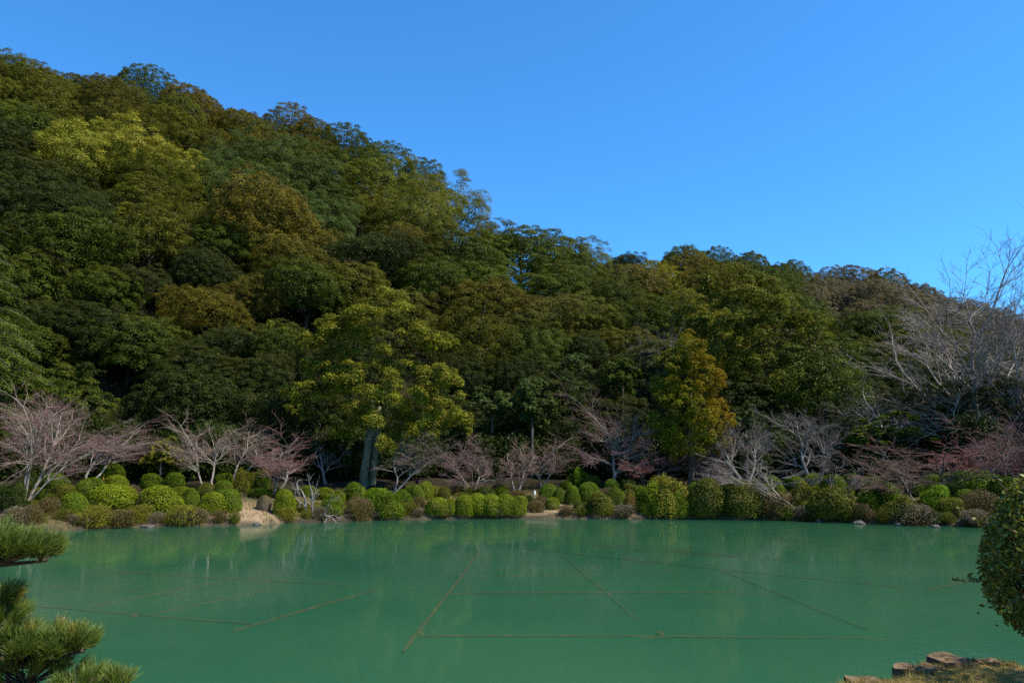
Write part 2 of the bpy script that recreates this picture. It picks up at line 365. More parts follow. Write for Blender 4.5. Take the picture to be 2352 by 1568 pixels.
def hill_tree(x, y, R, col, style, name='broadleaf_tree', hs=1.0, filler=False):
    z = g(x, y); s = R / 4.6
    top = pix((x, y, z + 8.1 * s * hs))
    lim = float(np.interp(top[0], [q[0] for q in SIL], [q[1] for q in SIL]))
    if top[1] < lim - 8:
        if filler: return None
        z -= (lim - 8 - top[1]) / F * y
    e = link(name, None, loc=(x, y, z - 0.2), rotz=PR.uniform(0, 6.28))
    s = R / 4.6; e.scale = (s * PR.uniform(0.9, 1.12), s * PR.uniform(0.85, 1.15), s * hs * PR.uniform(0.92, 1.05)); e.rotation_euler = (PR.uniform(-0.1, 0.1), PR.uniform(-0.1, 0.1), PR.uniform(0, 6.28))
    cm, tm = PR.choice(PROTO[style])
    c = COLS[col]; k = PR.uniform(0.86, 1.14); j = PR.uniform(-0.06, 0.06)
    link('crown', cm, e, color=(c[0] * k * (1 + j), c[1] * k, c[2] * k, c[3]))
    link('trunk', tm, e, color=(0.055, 0.045, 0.035))
    placed.append((x, y, R))
    HT.append((e, *pix((x, y, z + 5 * s)), col, R))
    return e
# crowns read one by one, a dark pair added in a shaded gap: px, py of crown centre, width in px, colour, form
CROWNS = [
 (30,168,130,'olive','dome'),(330,200,160,'green','fine'),(250,240,190,'brown','fine'),(110,240,170,'olive','fine'),(430,240,160,'rust','fine'),(560,290,170,'rust','fine'),(660,290,150,'brown','fine'),(400,270,170,'olive','fine'),
 (60,300,210,'green','pad'),(50,345,130,'dark','pad'),(190,355,180,'yellow','lump'),(310,358,190,'yellow','lump'),(425,412,140,'yellow','lump'),
 (90,430,230,'dark','dome'),(330,450,170,'olive','pad'),(210,460,160,'dark','dome'),
 (520,390,140,'greygreen','lump'),(640,385,170,'greygreen','lump'),(720,410,160,'greygreen','lump'),(790,350,170,'green','fine'),(880,385,150,'green','fine'),(960,420,140,'green','fine'),(720,320,150,'brown','fine'),
 (870,430,160,'camphor','lump'),(950,500,190,'camphor','lump'),(1040,490,150,'camphor','lump'),(860,490,130,'camphor','lump'),(1125,500,110,'olive','lump'),
 (160,560,260,'green','dome'),(350,540,210,'olive','pad'),(600,500,250,'rust','dome'),(700,560,170,'brown','dome'),(520,560,170,'green','dome'),(850,580,230,'dark','dome'),(940,560,150,'brown','dome'),
 (1190,570,210,'green','pad'),(1100,600,170,'green','pad'),(1270,590,180,'green','pad'),(1300,545,90,'olive','lump'),(1345,590,120,'camphor','lump'),(1430,580,115,'dark','dome'),(1390,555,80,'dark','dome'),
 (60,650,220,'green','dome'),(230,660,190,'green','dome'),(470,710,230,'rust','dome'),(560,690,150,'brown','dome'),(330,650,170,'dark','pad'),(700,650,260,'green','dome'),(800,650,190,'olive','dome'),(990,640,210,'green','dome'),(1110,690,230,'brown','dome'),(1230,720,220,'brown','dome'),(1330,720,180,'olive','dome'),
 (1450,650,180,'brown','dome'),(1400,690,170,'green','dome'),(1560,590,140,'green','fine'),(1640,590,130,'green','fine'),(1590,630,130,'rust','fine'),(1720,600,110,'green','fine'),(1820,625,120,'green','fine'),(1540,680,90,'gold','fine'),
 (1900,660,130,'mauve','fine'),(1960,640,140,'mauve','fine'),(2040,650,130,'olive','fine'),(1990,690,170,'mauve','fine'),(2090,690,150,'mauve','fine'),(1940,710,140,'mauve','fine'),(2180,720,150,'mauve','fine'),(2290,760,170,'mauve','fine'),
 (2000,760,200,'green','dome'),(2080,790,190,'olive','dome'),(1960,830,160,'green','dome'),(2070,860,170,'green','pad'),(2200,830,170,'olive','pad'),(2330,850,170,'olive','pad'),
 (320,780,230,'green','dome'),(200,740,200,'dark','dome'),(290,880,200,'dark','pad'),(520,790,190,'dark','dome'),(450,850,180,'dark','pad'),(640,790,170,'green','dome'),(1100,790,190,'olive','lump'),(1220,800,170,'green','lump'),(1440,790,170,'olive','dome'),(1380,750,150,'olive','dome'),(1330,800,150,'dark','dome'),
 (460,618,180,'dark','dome'),(500,640,130,'dark','dome'),(380,900,160,'dark','dome'),(560,890,160,'dark','pad'),(625,870,150,'dark','dome'),(600,930,130,'dark','fine'),(1060,860,150,'dark','dome'),(1180,860,150,'dark','dome'),(1270,880,140,'dark','pad'),(1390,870,150,'dark','dome'),(1660,890,150,'dark','dome'),(1900,880,150,'dark','dome'),(1980,900,150,'dark','pad'),(2120,900,150,'dark','dome'),(100,820,170,'dark','dome'),(110,900,150,'dark','pad'),(2260,890,150,'dark','pad'),  # first two: dark trees added to fill a deeply shaded gap
]
for px, py, wpx, col, st in CROWNS:
    hs = 1.0
    for it in range(2):
        R0 = 4.5 if it == 0 else R0
        p = hit_ground(px, py, lift=5.0 * R0 / 4.6, y0=53)
        if p is None:                                       # on the skyline: stands on the ridge itself
            u_ = ray(px, py)[0]; yq = float(np.interp(u_, YR_U, YR_Y)) - 1.0; x_ = u_ * yq
            p = np.array([x_, yq, g(x_, yq)])
            need = at(px, py, yq)[2] - p[2]
            hs = max(0.9, min(1.2, need / (5.0 * wpx * 0.5 / F * yq * 0.98 / 4.6)))
        R0 = max(2.4, min(6.5, wpx * 0.5 / F * p[1] * 0.98))
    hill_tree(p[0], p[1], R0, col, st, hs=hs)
NEXP = len(HT)
SEEDS = [(px, py, col, st) for px, py, w_, col, st in CROWNS]
# the rest of the wood, standing between those crowns
fr_ = np.random.default_rng(11)
for row, dy in enumerate(np.arange(0.5, 84, 4.2)):
    for X in np.arange(-110, 110, 5.6):
        x = X + fr_.uniform(-2.2, 2.2)
        Y = 40.0
        for it in range(4):
            u = x / Y; Y0 = np.interp(u, SH_U, SH_Y) + 13.5; Y = Y0 + dy + fr_.uniform(-1.3, 1.3) * (it == 3)
        u = x / Y
        if abs(u) > 0.72: continue
        if Y > np.interp(u, YR_U, YR_Y): continue
        R = fr_.uniform(3.2, 4.6) if dy > 4 else fr_.uniform(2.8, 3.8)
        if any((x - q[0]) ** 2 + (Y - q[1]) ** 2 < (0.54 * (R + q[2])) ** 2 for q in placed): continue
        px, py = pix((x, Y, g(x, Y) + 5))
        if dy < 9 and py > 800:
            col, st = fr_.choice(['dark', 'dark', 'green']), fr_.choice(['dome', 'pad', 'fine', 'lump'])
        else:
            q = min(SEEDS, key=lambda s: (s[0] - px) ** 2 + 1.5 * (s[1] - py) ** 2); col, st = q[2], q[3]
            if col == 'yellow': col = 'olive'
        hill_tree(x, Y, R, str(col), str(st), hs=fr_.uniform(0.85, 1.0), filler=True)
# labels: bands down the hillside, counted from the left
bands = [('along the ridge', -1, 45), ('just under the skyline', 45, 72), ('just below the ridge trees', 72, 100), ('high on the wooded slope', 100, 160), ('in the upper middle slope', 160, 220), ('midway up the wooded slope', 220, 285), ('in the lower middle slope', 285, 370), ('low on the wooded slope', 370, 500), ('at the foot of the wooded hill', 500, 5000)]
sil = lambda px: np.interp(px, [s[0] for s in SIL], [s[1] for s in SIL])
for nm, a, b_ in bands:
    sub = [h for h in HT if a <= max(0, h[2] - sil(h[1])) < b_]
    sub.sort(key=lambda h: h[1]); print('band', nm, len(sub))
    for k, h in enumerate(sub):
        size = 'large' if h[4] > 4.8 else ('small' if h[4] < 3.4 else 'rounded')
        tag(h[0], f'{size} {CNAME[h[3]]} evergreen tree, {ordinal(k)} from the left {nm}', 'tree', 'evergreen trees covering the hill')
print('hill trees', len(HT), 'explicit', NEXP)

# ------------------------------------------------------------------ feature evergreens (clumps read from the photograph)
def feature_tree(name, label, base, clumps, Y, col, leaf, nleaf, trunks, bark, depth=0.8, flat=0.8, up=0.5, young=None, cat='tree', seed=1, inner=0.6, limbs=False, fwd=0.0, back=2, mat=None, warm=0.0, spread=1.0):
    rng = np.random.default_rng(seed)
    b0 = np.array(base, float)
    cs, rs = [], []
    for (px, py, r) in clumps:
        rm = r / F * Y * spread
        c = at(px, py, Y) - b0
        c[1] += rng.uniform(-1, 1) * depth - fwd
        cs.append(c); rs.append(rm)
        for q in range(back):                               # the crown goes on behind and beside what faces the pond
            d = rng.normal(0, 1, 3) * np.array([0.7, 1.0, 0.5]) * rm
            cs.append(c + d + np.array([0, depth * 0.9, 0])); rs.append(rm * rng.uniform(0.55, 0.9))
    cs, rs = np.array(cs), np.array(rs)
    # break every clump into small billows
    c2, r2 = [], []
    for c, r in zip(cs, rs):
        k = 9
        d = unit(rng.normal(size=(k, 3)) + np.array([0, 0, 0.35]))
        c2.append(c + d * r * 0.72 * np.array([1, 1, flat])); r2.append(np.full(k, r) * rng.uniform(0.32, 0.52, k))
    c2, r2 = np.concatenate(c2), np.concatenate(r2)
    wg = r2 ** 2; cnt = np.maximum(6, (nleaf * wg / wg.sum()).astype(int))
    zl, zh = c2[:, 2].min(), c2[:, 2].max()
    C, Nn, v, w = clump_leaves(c2, r2, cnt, rng, leaf, flat, up, 0.5, cs.mean(0) - np.array([0, 0, 1.5]), 0.7, (zl - 2, zh), inner)
    if warm: w = np.clip(w * 0.4 + warm * (C[:, 0] / (np.abs(C[:, 0]).max() * 0.7)), 0, 1)   # own leaf colour, more orange towards the right
    V, Fc, v, w = leaf_cloud(C, Nn, np.full(len(C), leaf), 0.5, rng, v, w)
    e = link(name, None, loc=b0)
    link('crown', mesh_np(name + '_crown', V, Fc, mat or M_LEAF, {'v': v, 'w': w}), e, color=col)
    for pts, rad in trunks:
        T = Tubes(); P = np.array([at(px, py, Y + dy) - b0 for px, py, dy in pts]); T.add(P, rad, 9)
        link('trunk', T.mesh('trunk', M_BARK), e, color=bark)
    if trunks and limbs:
        T = Tubes(); top = np.array([at(*trunks[0][0][-1][:2], Y) - b0])[0]
        for q in range(0, len(cs), 4):
            s = top + np.array([rng.normal(0, 0.1), 1.2 + rng.normal(0, 0.1), rng.uniform(-1.2, 0.2)])
            m_ = s * 0.45 + cs[q] * 0.55 + np.array([0, 0, -0.15]) + rng.normal(0, 0.15, 3)
            T.add([s, m_, cs[q]], [0.06, 0.04, 0.02], 5)
        link('limbs', T.mesh('limbs', M_BARK), e, color=bark)
    tag(e, label, cat)
    return e
Yc = 45.8
bx = at(848, 1128, Yc); bz = g(bx[0], Yc)
feature_tree('camphor_tree', 'tall golden-green camphor tree with two pale trunks behind the pond bank', (bx[0], Yc, bz),
  [(900,725,52),(830,745,42),(770,770,46),(700,790,30),(640,760,14),(950,790,48),(860,800,50),(990,800,26),(790,830,46),(720,850,38),(670,905,22),(720,910,34),(870,880,58),(800,890,46),(940,850,36),(1000,880,42),(1040,900,34),(960,930,52),(1020,950,40),(1060,970,26),(890,950,56),(815,955,36),(925,1000,30),(895,1022,24),(775,990,24),(690,940,20),(985,985,30)],
  Yc, (0.150, 0.148, 0.010, 0.22), 0.056, 92000,
  [([(836,1135,0),(836,1090,0),(843,1040,0),(850,980,0.3),(856,920,1.8)], [0.30,0.24,0.22,0.19,0.10]),
   ([(853,1135,0.4),(856,1090,0.4),(862,1030,0.4),(866,985,1.0),(872,935,2.0)], [0.26,0.22,0.19,0.17,0.10])],
  (0.15, 0.145, 0.09), depth=1.2, flat=0.85, seed=3, fwd=0.7, back=1)
Yg = 46.5
bx = at(1588, 1120, Yg); bz = g(bx[0], Yg)
feature_tree('golden_conifer', 'golden conical conifer with orange tufts between bare trees', (bx[0], Yg, bz),
  [(1585,768,16),(1572,792,22),(1600,800,24),(1555,820,26),(1588,830,30),(1620,832,20),(1545,850,26),(1580,865,34),(1622,868,28),(1530,890,28),(1568,900,32),(1610,905,34),(1645,890,18),(1520,930,28),(1560,940,34),(1605,945,36),(1645,935,26),(1520,970,30),(1560,985,34),(1610,985,36),(1650,975,28),(1675,965,18),(1540,1015,28),(1585,1025,32),(1635,1015,26)],
  Yg, (0.112, 0.118, 0.004, 0.85), 0.050, 56000,
  [([(1588,1130,0),(1588,1050,0.2),(1588,950,0.9),(1587,830,1.0)], [0.22,0.17,0.10,0.02])], (0.16, 0.11, 0.08), depth=0.9, flat=0.95, up=0.4, seed=4, mat=M_GOLD, warm=0.42, spread=0.96, back=2, fwd=0.5)
Yk = 54.0
bx = at(1770, 1060, Yk); bz = g(bx[0], Yk)
feature_tree('camphor_tree', 'broad olive camphor tree towering behind the golden conifer', (bx[0], Yk, bz),
  [(1700,640,52),(1640,650,36),(1760,660,40),(1600,690,36),(1680,710,56),(1750,720,52),(1800,700,34),(1830,740,40),(1870,745,34),(1900,770,28),(1620,750,44),(1700,770,54),(1770,780,52),(1840,790,44),(1900,810,32),(1660,820,44),(1740,840,54),(1820,850,48),(1880,860,34),(1690,870,36),(1780,900,48),(1850,900,34),(1820,930,26),(1740,910,36)],
  Yk, (0.104, 0.108, 0.008, 0.30), 0.075, 70000,
  [([(1770,1060,0),(1768,960,0),(1760,880,0.3),(1750,780,0.5)], [0.4,0.3,0.22,0.08])], (0.12, 0.10, 0.08), depth=1.6, flat=0.85, seed=5)
Yy = 42.5
bx = at(367, 1130, Yy); bz = g(bx[0], Yy)
feature_tree('yellow_leaved_tree', 'small yellow-green tree with slim grey trunk among the left azaleas', (bx[0], Yy, bz),
  [(372,1018,16),(350,1035,18),(390,1040,20),(365,1058,26),(400,1060,18),(335,1065,14),(350,1080,14),(345,1052,14)],
  Yy, (0.15, 0.14, 0.012, 0.3), 0.06, 7000, [([(367,1140,0),(368,1100,0),(370,1060,0),(372,1030,0)], [0.09,0.08,0.06,0.02])], (0.16, 0.14, 0.12), depth=0.4, seed=6)
DK = [('dark_evergreen_shrub', 'dense dark evergreen shrub to the right of the tall golden camphor', 1130, 935, 55, 75, 'greygreen', 50),
      ('dark_evergreen_shrub', 'upright dark evergreen shrub above the dense pink-brown maple', 1222, 930, 50, 70, 'greygreen', 50),
      ('dark_evergreen_shrub', 'tall dark green tree left of the large spreading bare maple', 1312, 875, 58, 80, 'greygreen', 53),
      ('dark_evergreen_shrub', 'grey-green tree behind the crown of the large spreading maple', 1430, 860, 50, 60, 'green', 54),
      ('dark_evergreen_shrub', 'pale grey-green shrub between golden conifer and grey cherries', 1715, 975, 34, 42, 'greygreen', 48),
      ('dark_evergreen_shrub', 'glossy dark green shrub beside the small yellow-green tree', 438, 1078, 28, 30, 'greygreen', 44),
      ('dark_evergreen_shrub', 'mid green shrub left of the two pale camphor trunks', 720, 985, 50, 45, 'green', 50),
      ('dark_evergreen_shrub', 'dark glossy shrub behind the leftmost bare maple', 190, 900, 60, 70, 'dark', 46)]
for k, (nm, lb, px, py, rx, rz, col, Y) in enumerate(DK):
    rng = np.random.default_rng(60 + k); cl = []
    for q in range(16):
        a = rng.uniform(0, 6.28); r = rng.uniform(0.15, 0.8)
        cl.append((px + rx * r * math.cos(a), py + rz * r * math.sin(a), rng.uniform(0.24, 0.4) * rx))
    bx = at(px, 1110, Y); bz = g(bx[0], Y)
    c = COLS[col]
    feature_tree(nm, lb, (bx[0], Y, bz), cl, Y, (c[0] * 0.9, c[1] * 0.95, c[2], 0.05), 0.075, 9000,
        [([(px, 1120, 0), (px, py + rz * 0.7, 0), (px, py, 0)], [0.12, 0.09, 0.03])], (0.10, 0.09, 0.07), depth=0.7, cat='shrub', seed=80 + k, limbs=False)
# pruned garden pine on the right bank
Yp = 44.8
bx = at(2010, 1070, Yp); bz = g(bx[0], Yp)
feature_tree('garden_pine', 'bright green cloud-pruned garden pine below the big bare cherry', (bx[0], Yp, bz),
  [(2060,958,22),(2030,965,18),(2085,962,16),(1990,985,26),(1965,998,22),(2015,1000,26),(2050,992,20),(2095,990,20),(1980,1018,20),(2030,1022,20),(2120,1000,16),(2140,1012,14)],
  Yp, (0.095, 0.125, 0.006, 0.1), 0.065, 13000, [([(2020,1075,0),(2030,1040,0),(2015,1010,0),(2040,975,0)], [0.12,0.1,0.07,0.03])], (0.10, 0.08, 0.06), depth=0.5, flat=0.45, up=0.9, seed=9)

# drooping cedar at the left edge
def cedar():
    rng = np.random.default_rng(21); Y = 43.0
    b0 = at(-40, 1120, Y); b0[2] = g(b0[0], Y)
    e = link('weeping_cedar', None, loc=b0)
    T = Tubes(); top = at(-50, 470, Y) - b0
    T.add([np.zeros(3), top * 0.5 + [0.1, 0, 0], top], [0.32, 0.2, 0.03], 8)
    link('trunk', T.mesh('trunk', M_BARK), e, color=(0.13, 0.10, 0.08))
    B = Tubes(); Cs, Ns, vs_, ws_ = [], [], [], []
    zt = top[2]
    for k in range(95):
        t = rng.uniform(0.12, 0.97); z = zt * t
        L = (1.05 - t) * 5.2 * rng.uniform(0.75, 1.1) + 0.5
        a = rng.uniform(-2.4, 1.3)
        d = np.array([math.cos(a), math.sin(a), 0.0])
        s = np.linspace(0, 1, 9)[:, None]
        P = top * t + d * L * s + np.array([0, 0, 1]) * (0.25 * L * s - 0.48 * L * s ** 2)
        B.add(P, np.linspace(0.05, 0.008, 9), 4)
        m_ = int(230 * L / 3)
        q = rng.uniform(0.12, 1, m_) ** 0.8
        side = np.array([-d[1], d[0], 0])
        wd = 0.42 * L * np.clip(1.05 - q, 0.08, 0.5)
        off = rng.uniform(-1, 1, m_) * wd
        base = np.stack([np.interp(q, s[:, 0], P[:, j]) for j in range(3)], 1)
        pos = base + side * off[:, None] + d * (0.25 * np.abs(off))[:, None]
        pos[:, 2] -= 0.35 * off ** 2 + rng.exponential(0.10, m_)
        Cs.append(pos); Ns.append(unit(np.array([0, 0, 0.9]) + 0.5 * d + rng.normal(0, 0.35, (m_, 3))))
        vs_.append(np.clip(rng.normal(0.5, 0.2, m_), 0, 1)); ws_.append(np.zeros(m_))
    C, Nn = np.concatenate(Cs), np.concatenate(Ns)
    V, Fc, v, w = leaf_cloud(C, Nn, np.full(len(C), 0.10), 0.28, rng, np.concatenate(vs_), np.concatenate(ws_), 0.5)
    link('crown', mesh_np('cedar_crown', V, Fc, M_LEAF, {'v': v, 'w': w}), e, color=(0.060, 0.084, 0.008, 0))
    link('limbs', B.mesh('limbs', M_BARK), e, color=(0.10, 0.08, 0.06))
    tag(e, 'weeping green cedar with layered drooping boughs at the left edge', 'tree')
cedar()

# ------------------------------------------------------------------ bare trees
def grow(rng, stems, n=(6, 6, 6, 4), ratio=(0.66, 0.64, 0.66, 0.72), rf=0.62, ang=(38, 42, 40, 38), up=(0.12, 0.06, 0.03, 0.0), flat=0.55, curl=0.12, r0=0.09, start=0.35, twigmin=0.0052):
    """wood (levels 0-2) and twigs (levels 3-4) of a leafless tree about 1 unit per metre"""
    WD, TW, tips, FINE = [], [], [], []
    def branch(p, d, L, r, lev):
        ns = (7, 6, 4, 3, 2)[lev]
        pts = [p]; dd = d
        for i_ in range(ns):
            dd = dd + rng.normal(0, curl * (1.0 if lev < 3 else 0.8), 3) + np.array([0, 0, up[min(lev, 3)]])
            dd = dd / np.linalg.norm(dd)
            pts.append(pts[-1] + dd * L / ns)
        pts = np.array(pts); tt = np.linspace(0, 1, ns + 1)
        rad = np.maximum(r * (1 - (0.55 if lev < 2 else 0.7) * tt), twigmin * (1.7 if lev < 3 else 1.0))
        (WD if lev < 3 else TW).append((pts, rad, (8, 6, 4, 3, 3)[lev]))
        if lev >= 3: tips.append(pts[-1])
        if lev == 3:                                        # finest twigs of this branch, all at once
            kk = n[3]; t = rng.uniform(0.15, 1.0, kk); t[0] = 1.0
            pp = np.stack([np.interp(t, tt, pts[:, j]) for j in range(3)], 1)
            bd = (pts[-1] - pts[0]) / np.linalg.norm(pts[-1] - pts[0])
            o = rng.normal(size=(kk, 3)); o -= bd * (o @ bd)[:, None]; o[:, 2] *= (1 - flat); o = unit(o)
            a = np.radians(ang[3]) * rng.uniform(0.5, 1.3, kk)
            cd = unit(bd * np.cos(a)[:, None] + o * np.sin(a)[:, None] + np.array([0, 0, up[3]]))
            LL = (L * ratio[3] * rng.uniform(0.7, 1.25, kk) * (1 - 0.3 * t))[:, None]
            m_ = pp + cd * LL * 0.5 + rng.normal(0, 0.06, (kk, 3)) * LL
            FINE.append(np.stack([pp, m_, pp + cd * LL], 1)); tips.extend(list(pp + cd * LL))
            return
        k = n[lev]
        for q in range(k):
            t = 1.0 if q == 0 else rng.uniform(start if lev == 0 else 0.18, 0.98)
            pp = np.array([np.interp(t, tt, pts[:, j]) for j in range(3)])
            i_ = min(int(t * ns), ns - 1); bd = pts[i_ + 1] - pts[i_]; bd = bd / np.linalg.norm(bd)
            a = math.radians(ang[lev]) * rng.uniform(0.6, 1.3) * (0.5 if q == 0 else 1)
            o = rng.normal(size=3); o -= bd * o.dot(bd)
            if lev >= 1: o[2] *= (1 - flat)
            o /= np.linalg.norm(o)
            cd = bd * math.cos(a) + o * math.sin(a)
            if lev >= 1: cd[2] = cd[2] * (1 - flat * 0.5)
            cd /= np.linalg.norm(cd)
            branch(pp, cd, L * ratio[lev] * rng.uniform(0.75, 1.2) * (1.0 - 0.35 * t * (q != 0)), np.interp(t, tt, rad) * (0.85 if q == 0 else rf), lev + 1)
    for (dx, dy, dz, L, r) in stems:
        d = np.array([dx, dy, dz], float); d /= np.linalg.norm(d)
        branch(np.array([0, 0, -0.12]) + rng.normal(0, 0.05, 3) * [1, 1, 0], d, L, r, 0)
    return WD, TW, np.array(tips), np.concatenate(FINE)
def bare_tree(name, label, bpx, bpy, left, right, toppy, bark, twig, seed, stems, buds=None, Y=None, nb=900, cat='tree', bud_size=0.024, tw=1.0, **kw):
    """stands at the photo's base pixel; grown tree is stretched to its real spread and height"""
    rng = np.random.default_rng(seed)
    if Y is None:
        b0 = hit_ground(bpx, bpy, y0=30)
    else:
        b0 = at(bpx, bpy, Y); b0[2] = g(b0[0], Y)
    Y = b0[1]
    WD, TW, tips, FINE = grow(rng, stems, **kw)
    allv = np.concatenate([q[0] for q in WD + TW] + [FINE.reshape(-1, 3)])
    l_, r_, t_ = at(left, bpy, Y)[0] - b0[0], at(right, bpy, Y)[0] - b0[0], at(bpx, toppy, Y)[2] - b0[2]
    zs = np.sort(allv[:, 2]); hi = zs[int(len(zs) * 0.998)]
    sz = t_ / hi
    xs_ = np.sort(allv[:, 0]); x0, x1 = xs_[int(len(xs_) * 0.01)], xs_[int(len(xs_) * 0.99)]
    sx = (r_ - l_) / (x1 - x0)
    mid_t = (l_ + r_) / 2; zc = np.median(allv[:, 2])
    k = (mid_t - sx * (x0 + x1) / 2) / zc
    def fit(P):
        Q = P.copy(); Q[:, 0] = sx * P[:, 0] + k * P[:, 2]; Q[:, 1] = sx * P[:, 1]; Q[:, 2] = sz * P[:, 2]; return Q
    wt, tt_ = Tubes(), Tubes()
    for P, rd, kk in WD: wt.add(fit(P), rd, kk)
    for P, rd, kk in TW: tt_.add(fit(P), rd, kk)
    FN = fit(FINE.reshape(-1, 3)).reshape(FINE.shape)
    tt_.add_many(FN, np.tile(np.array([0.0046, 0.0036, 0.0024]) * tw, (len(FN), 1)), 3)
    WD, TW, tips = wt, tt_, fit(tips)
    e = link(name, None, loc=b0)
    link('trunk', WD.mesh('trunk', M_BARK), e, color=bark)
    link('twigs', TW.mesh('twigs', M_TWIG), e, color=twig)
    if buds is not None:
        sel = tips[rng.integers(0, len(tips), nb)] + rng.normal(0, 0.05, (nb, 3))
        V, Fc, v, w = leaf_cloud(sel, unit(rng.normal(size=(nb, 3))), np.full(nb, bud_size), 0.6, rng)
        link('buds', mesh_np('buds', V, Fc, M_LEAF, {'v': v, 'w': w}), e, color=buds)['kind'] = 'stuff'
    tag(e, label, cat, 'bare trees along the far bank')
    return e
PALE = (0.32, 0.265, 0.22); GREYB = (0.22, 0.195, 0.17); DARKB = (0.14, 0.115, 0.10)
PINKT = (0.185, 0.112, 0.095); BEIGET = (0.185, 0.128, 0.095); GREYT = (0.175, 0.148, 0.125); REDT = (0.19, 0.095, 0.080); BROWNT = (0.18, 0.108, 0.075)
RED = (0.30, 0.060, 0.060, 0); PINK = (0.30, 0.095, 0.09, 0)
S1 = [(0.1,0,1,3.0,0.09)]
S2 = [(0.25,0.1,1,2.8,0.075),(-0.3,-0.1,1,2.6,0.07)]
S3 = [(0.45,0.1,1,2.8,0.075),(0.1,-0.2,1,3.0,0.075),(-0.2,0.15,1,2.6,0.06),(0.8,0,0.8,2.6,0.05)]
V2 = [(0.35,0.2,1,2.2,0.07),(-0.4,-0.1,1,2.2,0.07)]
bare_tree('bare_maple', 'pink-twigged bare maple with several pale trunks, leftmost on the far bank', 52, 1165, -5, 275, 885, PALE, PINKT, 1, S3, PINK, nb=1100, flat=0.6, up=(0.1,0.0,0.0,0.0), n=(8,6,6,4))
bare_tree('bare_maple', 'small pink bare maple just right of the leftmost maple', 207, 1112, 150, 330, 955, PALE, PINKT, 2, V2, PINK, nb=500, flat=0.5)
bare_tree('bare_maple', 'thin dark bare maple above the yellow-green small tree', 345, 1085, 300, 360, 960, DARKB, BROWNT, 22, S1, Y=45.5, n=(4,4,4,3))
bare_tree('bare_maple', 'beige bare maple with a forked white trunk among azalea mounds', 482, 1130, 385, 555, 940, PALE, BEIGET, 3, V2, flat=0.4, n=(8,6,6,4))
bare_tree('bare_maple', 'beige bare maple with V-shaped trunks right of the forked one', 545, 1122, 500, 665, 958, PALE, BEIGET, 4, V2, flat=0.4)
bare_tree('bare_maple', 'reddish low maple with slim trunk left of the fallen branches', 637, 1142, 585, 705, 965, GREYB, REDT, 5, S2, RED, nb=250)
bare_tree('bare_maple', 'sparse grey bare tree left of the golden camphor trunks', 745, 1112, 675, 800, 938, GREYB, GREYT, 6, S1, n=(5,5,5,4), flat=0.3)
bare_tree('bare_maple', 'two-stemmed bare maple leaning right beside the camphor trunks', 905, 1132, 870, 1030, 985, PALE, BEIGET, 7, S2, n=(6,6,5,5))
bare_tree('bare_maple', 'dense vase-shaped pinkish brown maple on a short forked trunk', 1092, 1137, 1010, 1165, 998, PALE, PINKT, 8, V2, n=(8,7,7,5), flat=0.15, start=0.25)
bare_tree('bare_maple', 'slender brown-twigged maple between the vase-shaped and twin-stemmed maples', 1187, 1137, 1148, 1235, 1003, PALE, BROWNT, 9, S2, n=(8,6,6,4))
bare_tree('bare_maple', 'twin-stemmed rusty-twigged maple left of the large spreading maple', 1243, 1122, 1195, 1315, 995, PALE, BROWNT, 10, V2, n=(8,6,6,4), flat=0.5)
bare_tree('bare_maple', 'large spreading bare maple with layered pink boughs at bank centre', 1409, 1122, 1305, 1512, 885, GREYB, PINKT, 11, [(0.02,0,1,4.2,0.11),(0.1,0.1,1,3.0,0.08)], PINK, nb=900, n=(10,6,6,5), flat=0.6, start=0.3, ang=(62,42,40,38), up=(0.12,0.03,0.02,0))
bare_tree('red_budded_tree', 'low tree full of red buds right of the large spreading maple', 1485, 1125, 1420, 1570, 1035, DARKB, REDT, 12, V2, RED, nb=700, bud_size=0.028)
bare_tree('red_budded_tree', 'red-twigged small tree in front of the golden conifer trunk', 1600, 1125, 1560, 1690, 1005, DARKB, REDT, 13, S2, RED, nb=350)
bare_tree('bare_cherry', 'grey bare cherry with crooked trunk right of the golden conifer', 1712, 1128, 1605, 1830, 940, GREYB, GREYT, 14, [(-0.35,0,1,3,0.12),(0.5,0.1,1,2.8,0.09)], n=(8,6,6,4), curl=0.2, flat=0.45)
bare_tree('bare_cherry', 'wide grey bare cherry in front of the low stone wall', 1878, 1120, 1790, 1975, 925, GREYB, GREYT, 15, [(-0.1,0,1,3,0.12),(0.5,0.1,0.9,2.6,0.08)], n=(8,6,6,4), curl=0.2, flat=0.45)
bare_tree('leaning_cherry', 'cherry with mottled white trunk leaning left over the water', 1843, 1180, 1640, 1835, 1010, PALE, GREYT, 16, [(-0.9,0,0.9,3.2,0.10),(-0.5,0,1,2.4,0.06)], n=(6,5,6,5), curl=0.16, up=(0.05,0.05,0.05,0))
bare_tree('leaning_cherry', 'dark crooked cherry spreading low white twigs above clipped bushes', 1922, 1158, 1840, 2040, 1040, DARKB, GREYT, 17, [(0.15,0,1,1.6,0.11),(0.5,0,1,1.5,0.07)], n=(6,5,5,4), curl=0.28, flat=0.7)
bare_tree('bare_maple', 'brown feathery maple leaning left below the cloud-pruned pine', 2125, 1165, 1950, 2140, 985, DARKB, BROWNT, 18, [(-0.4,0,1,3,0.09),(-0.7,0.1,0.7,2.6,0.06)], n=(8,6,6,4), flat=0.6)
bare_tree('red_budded_tree', 'dark-limbed tree covered in coral red buds, right side of bank', 2185, 1130, 2055, 2330, 965, DARKB, (0.2,0.10,0.09), 19, V2, RED, nb=1500, bud_size=0.03, n=(7,5,5,3), flat=0.3)
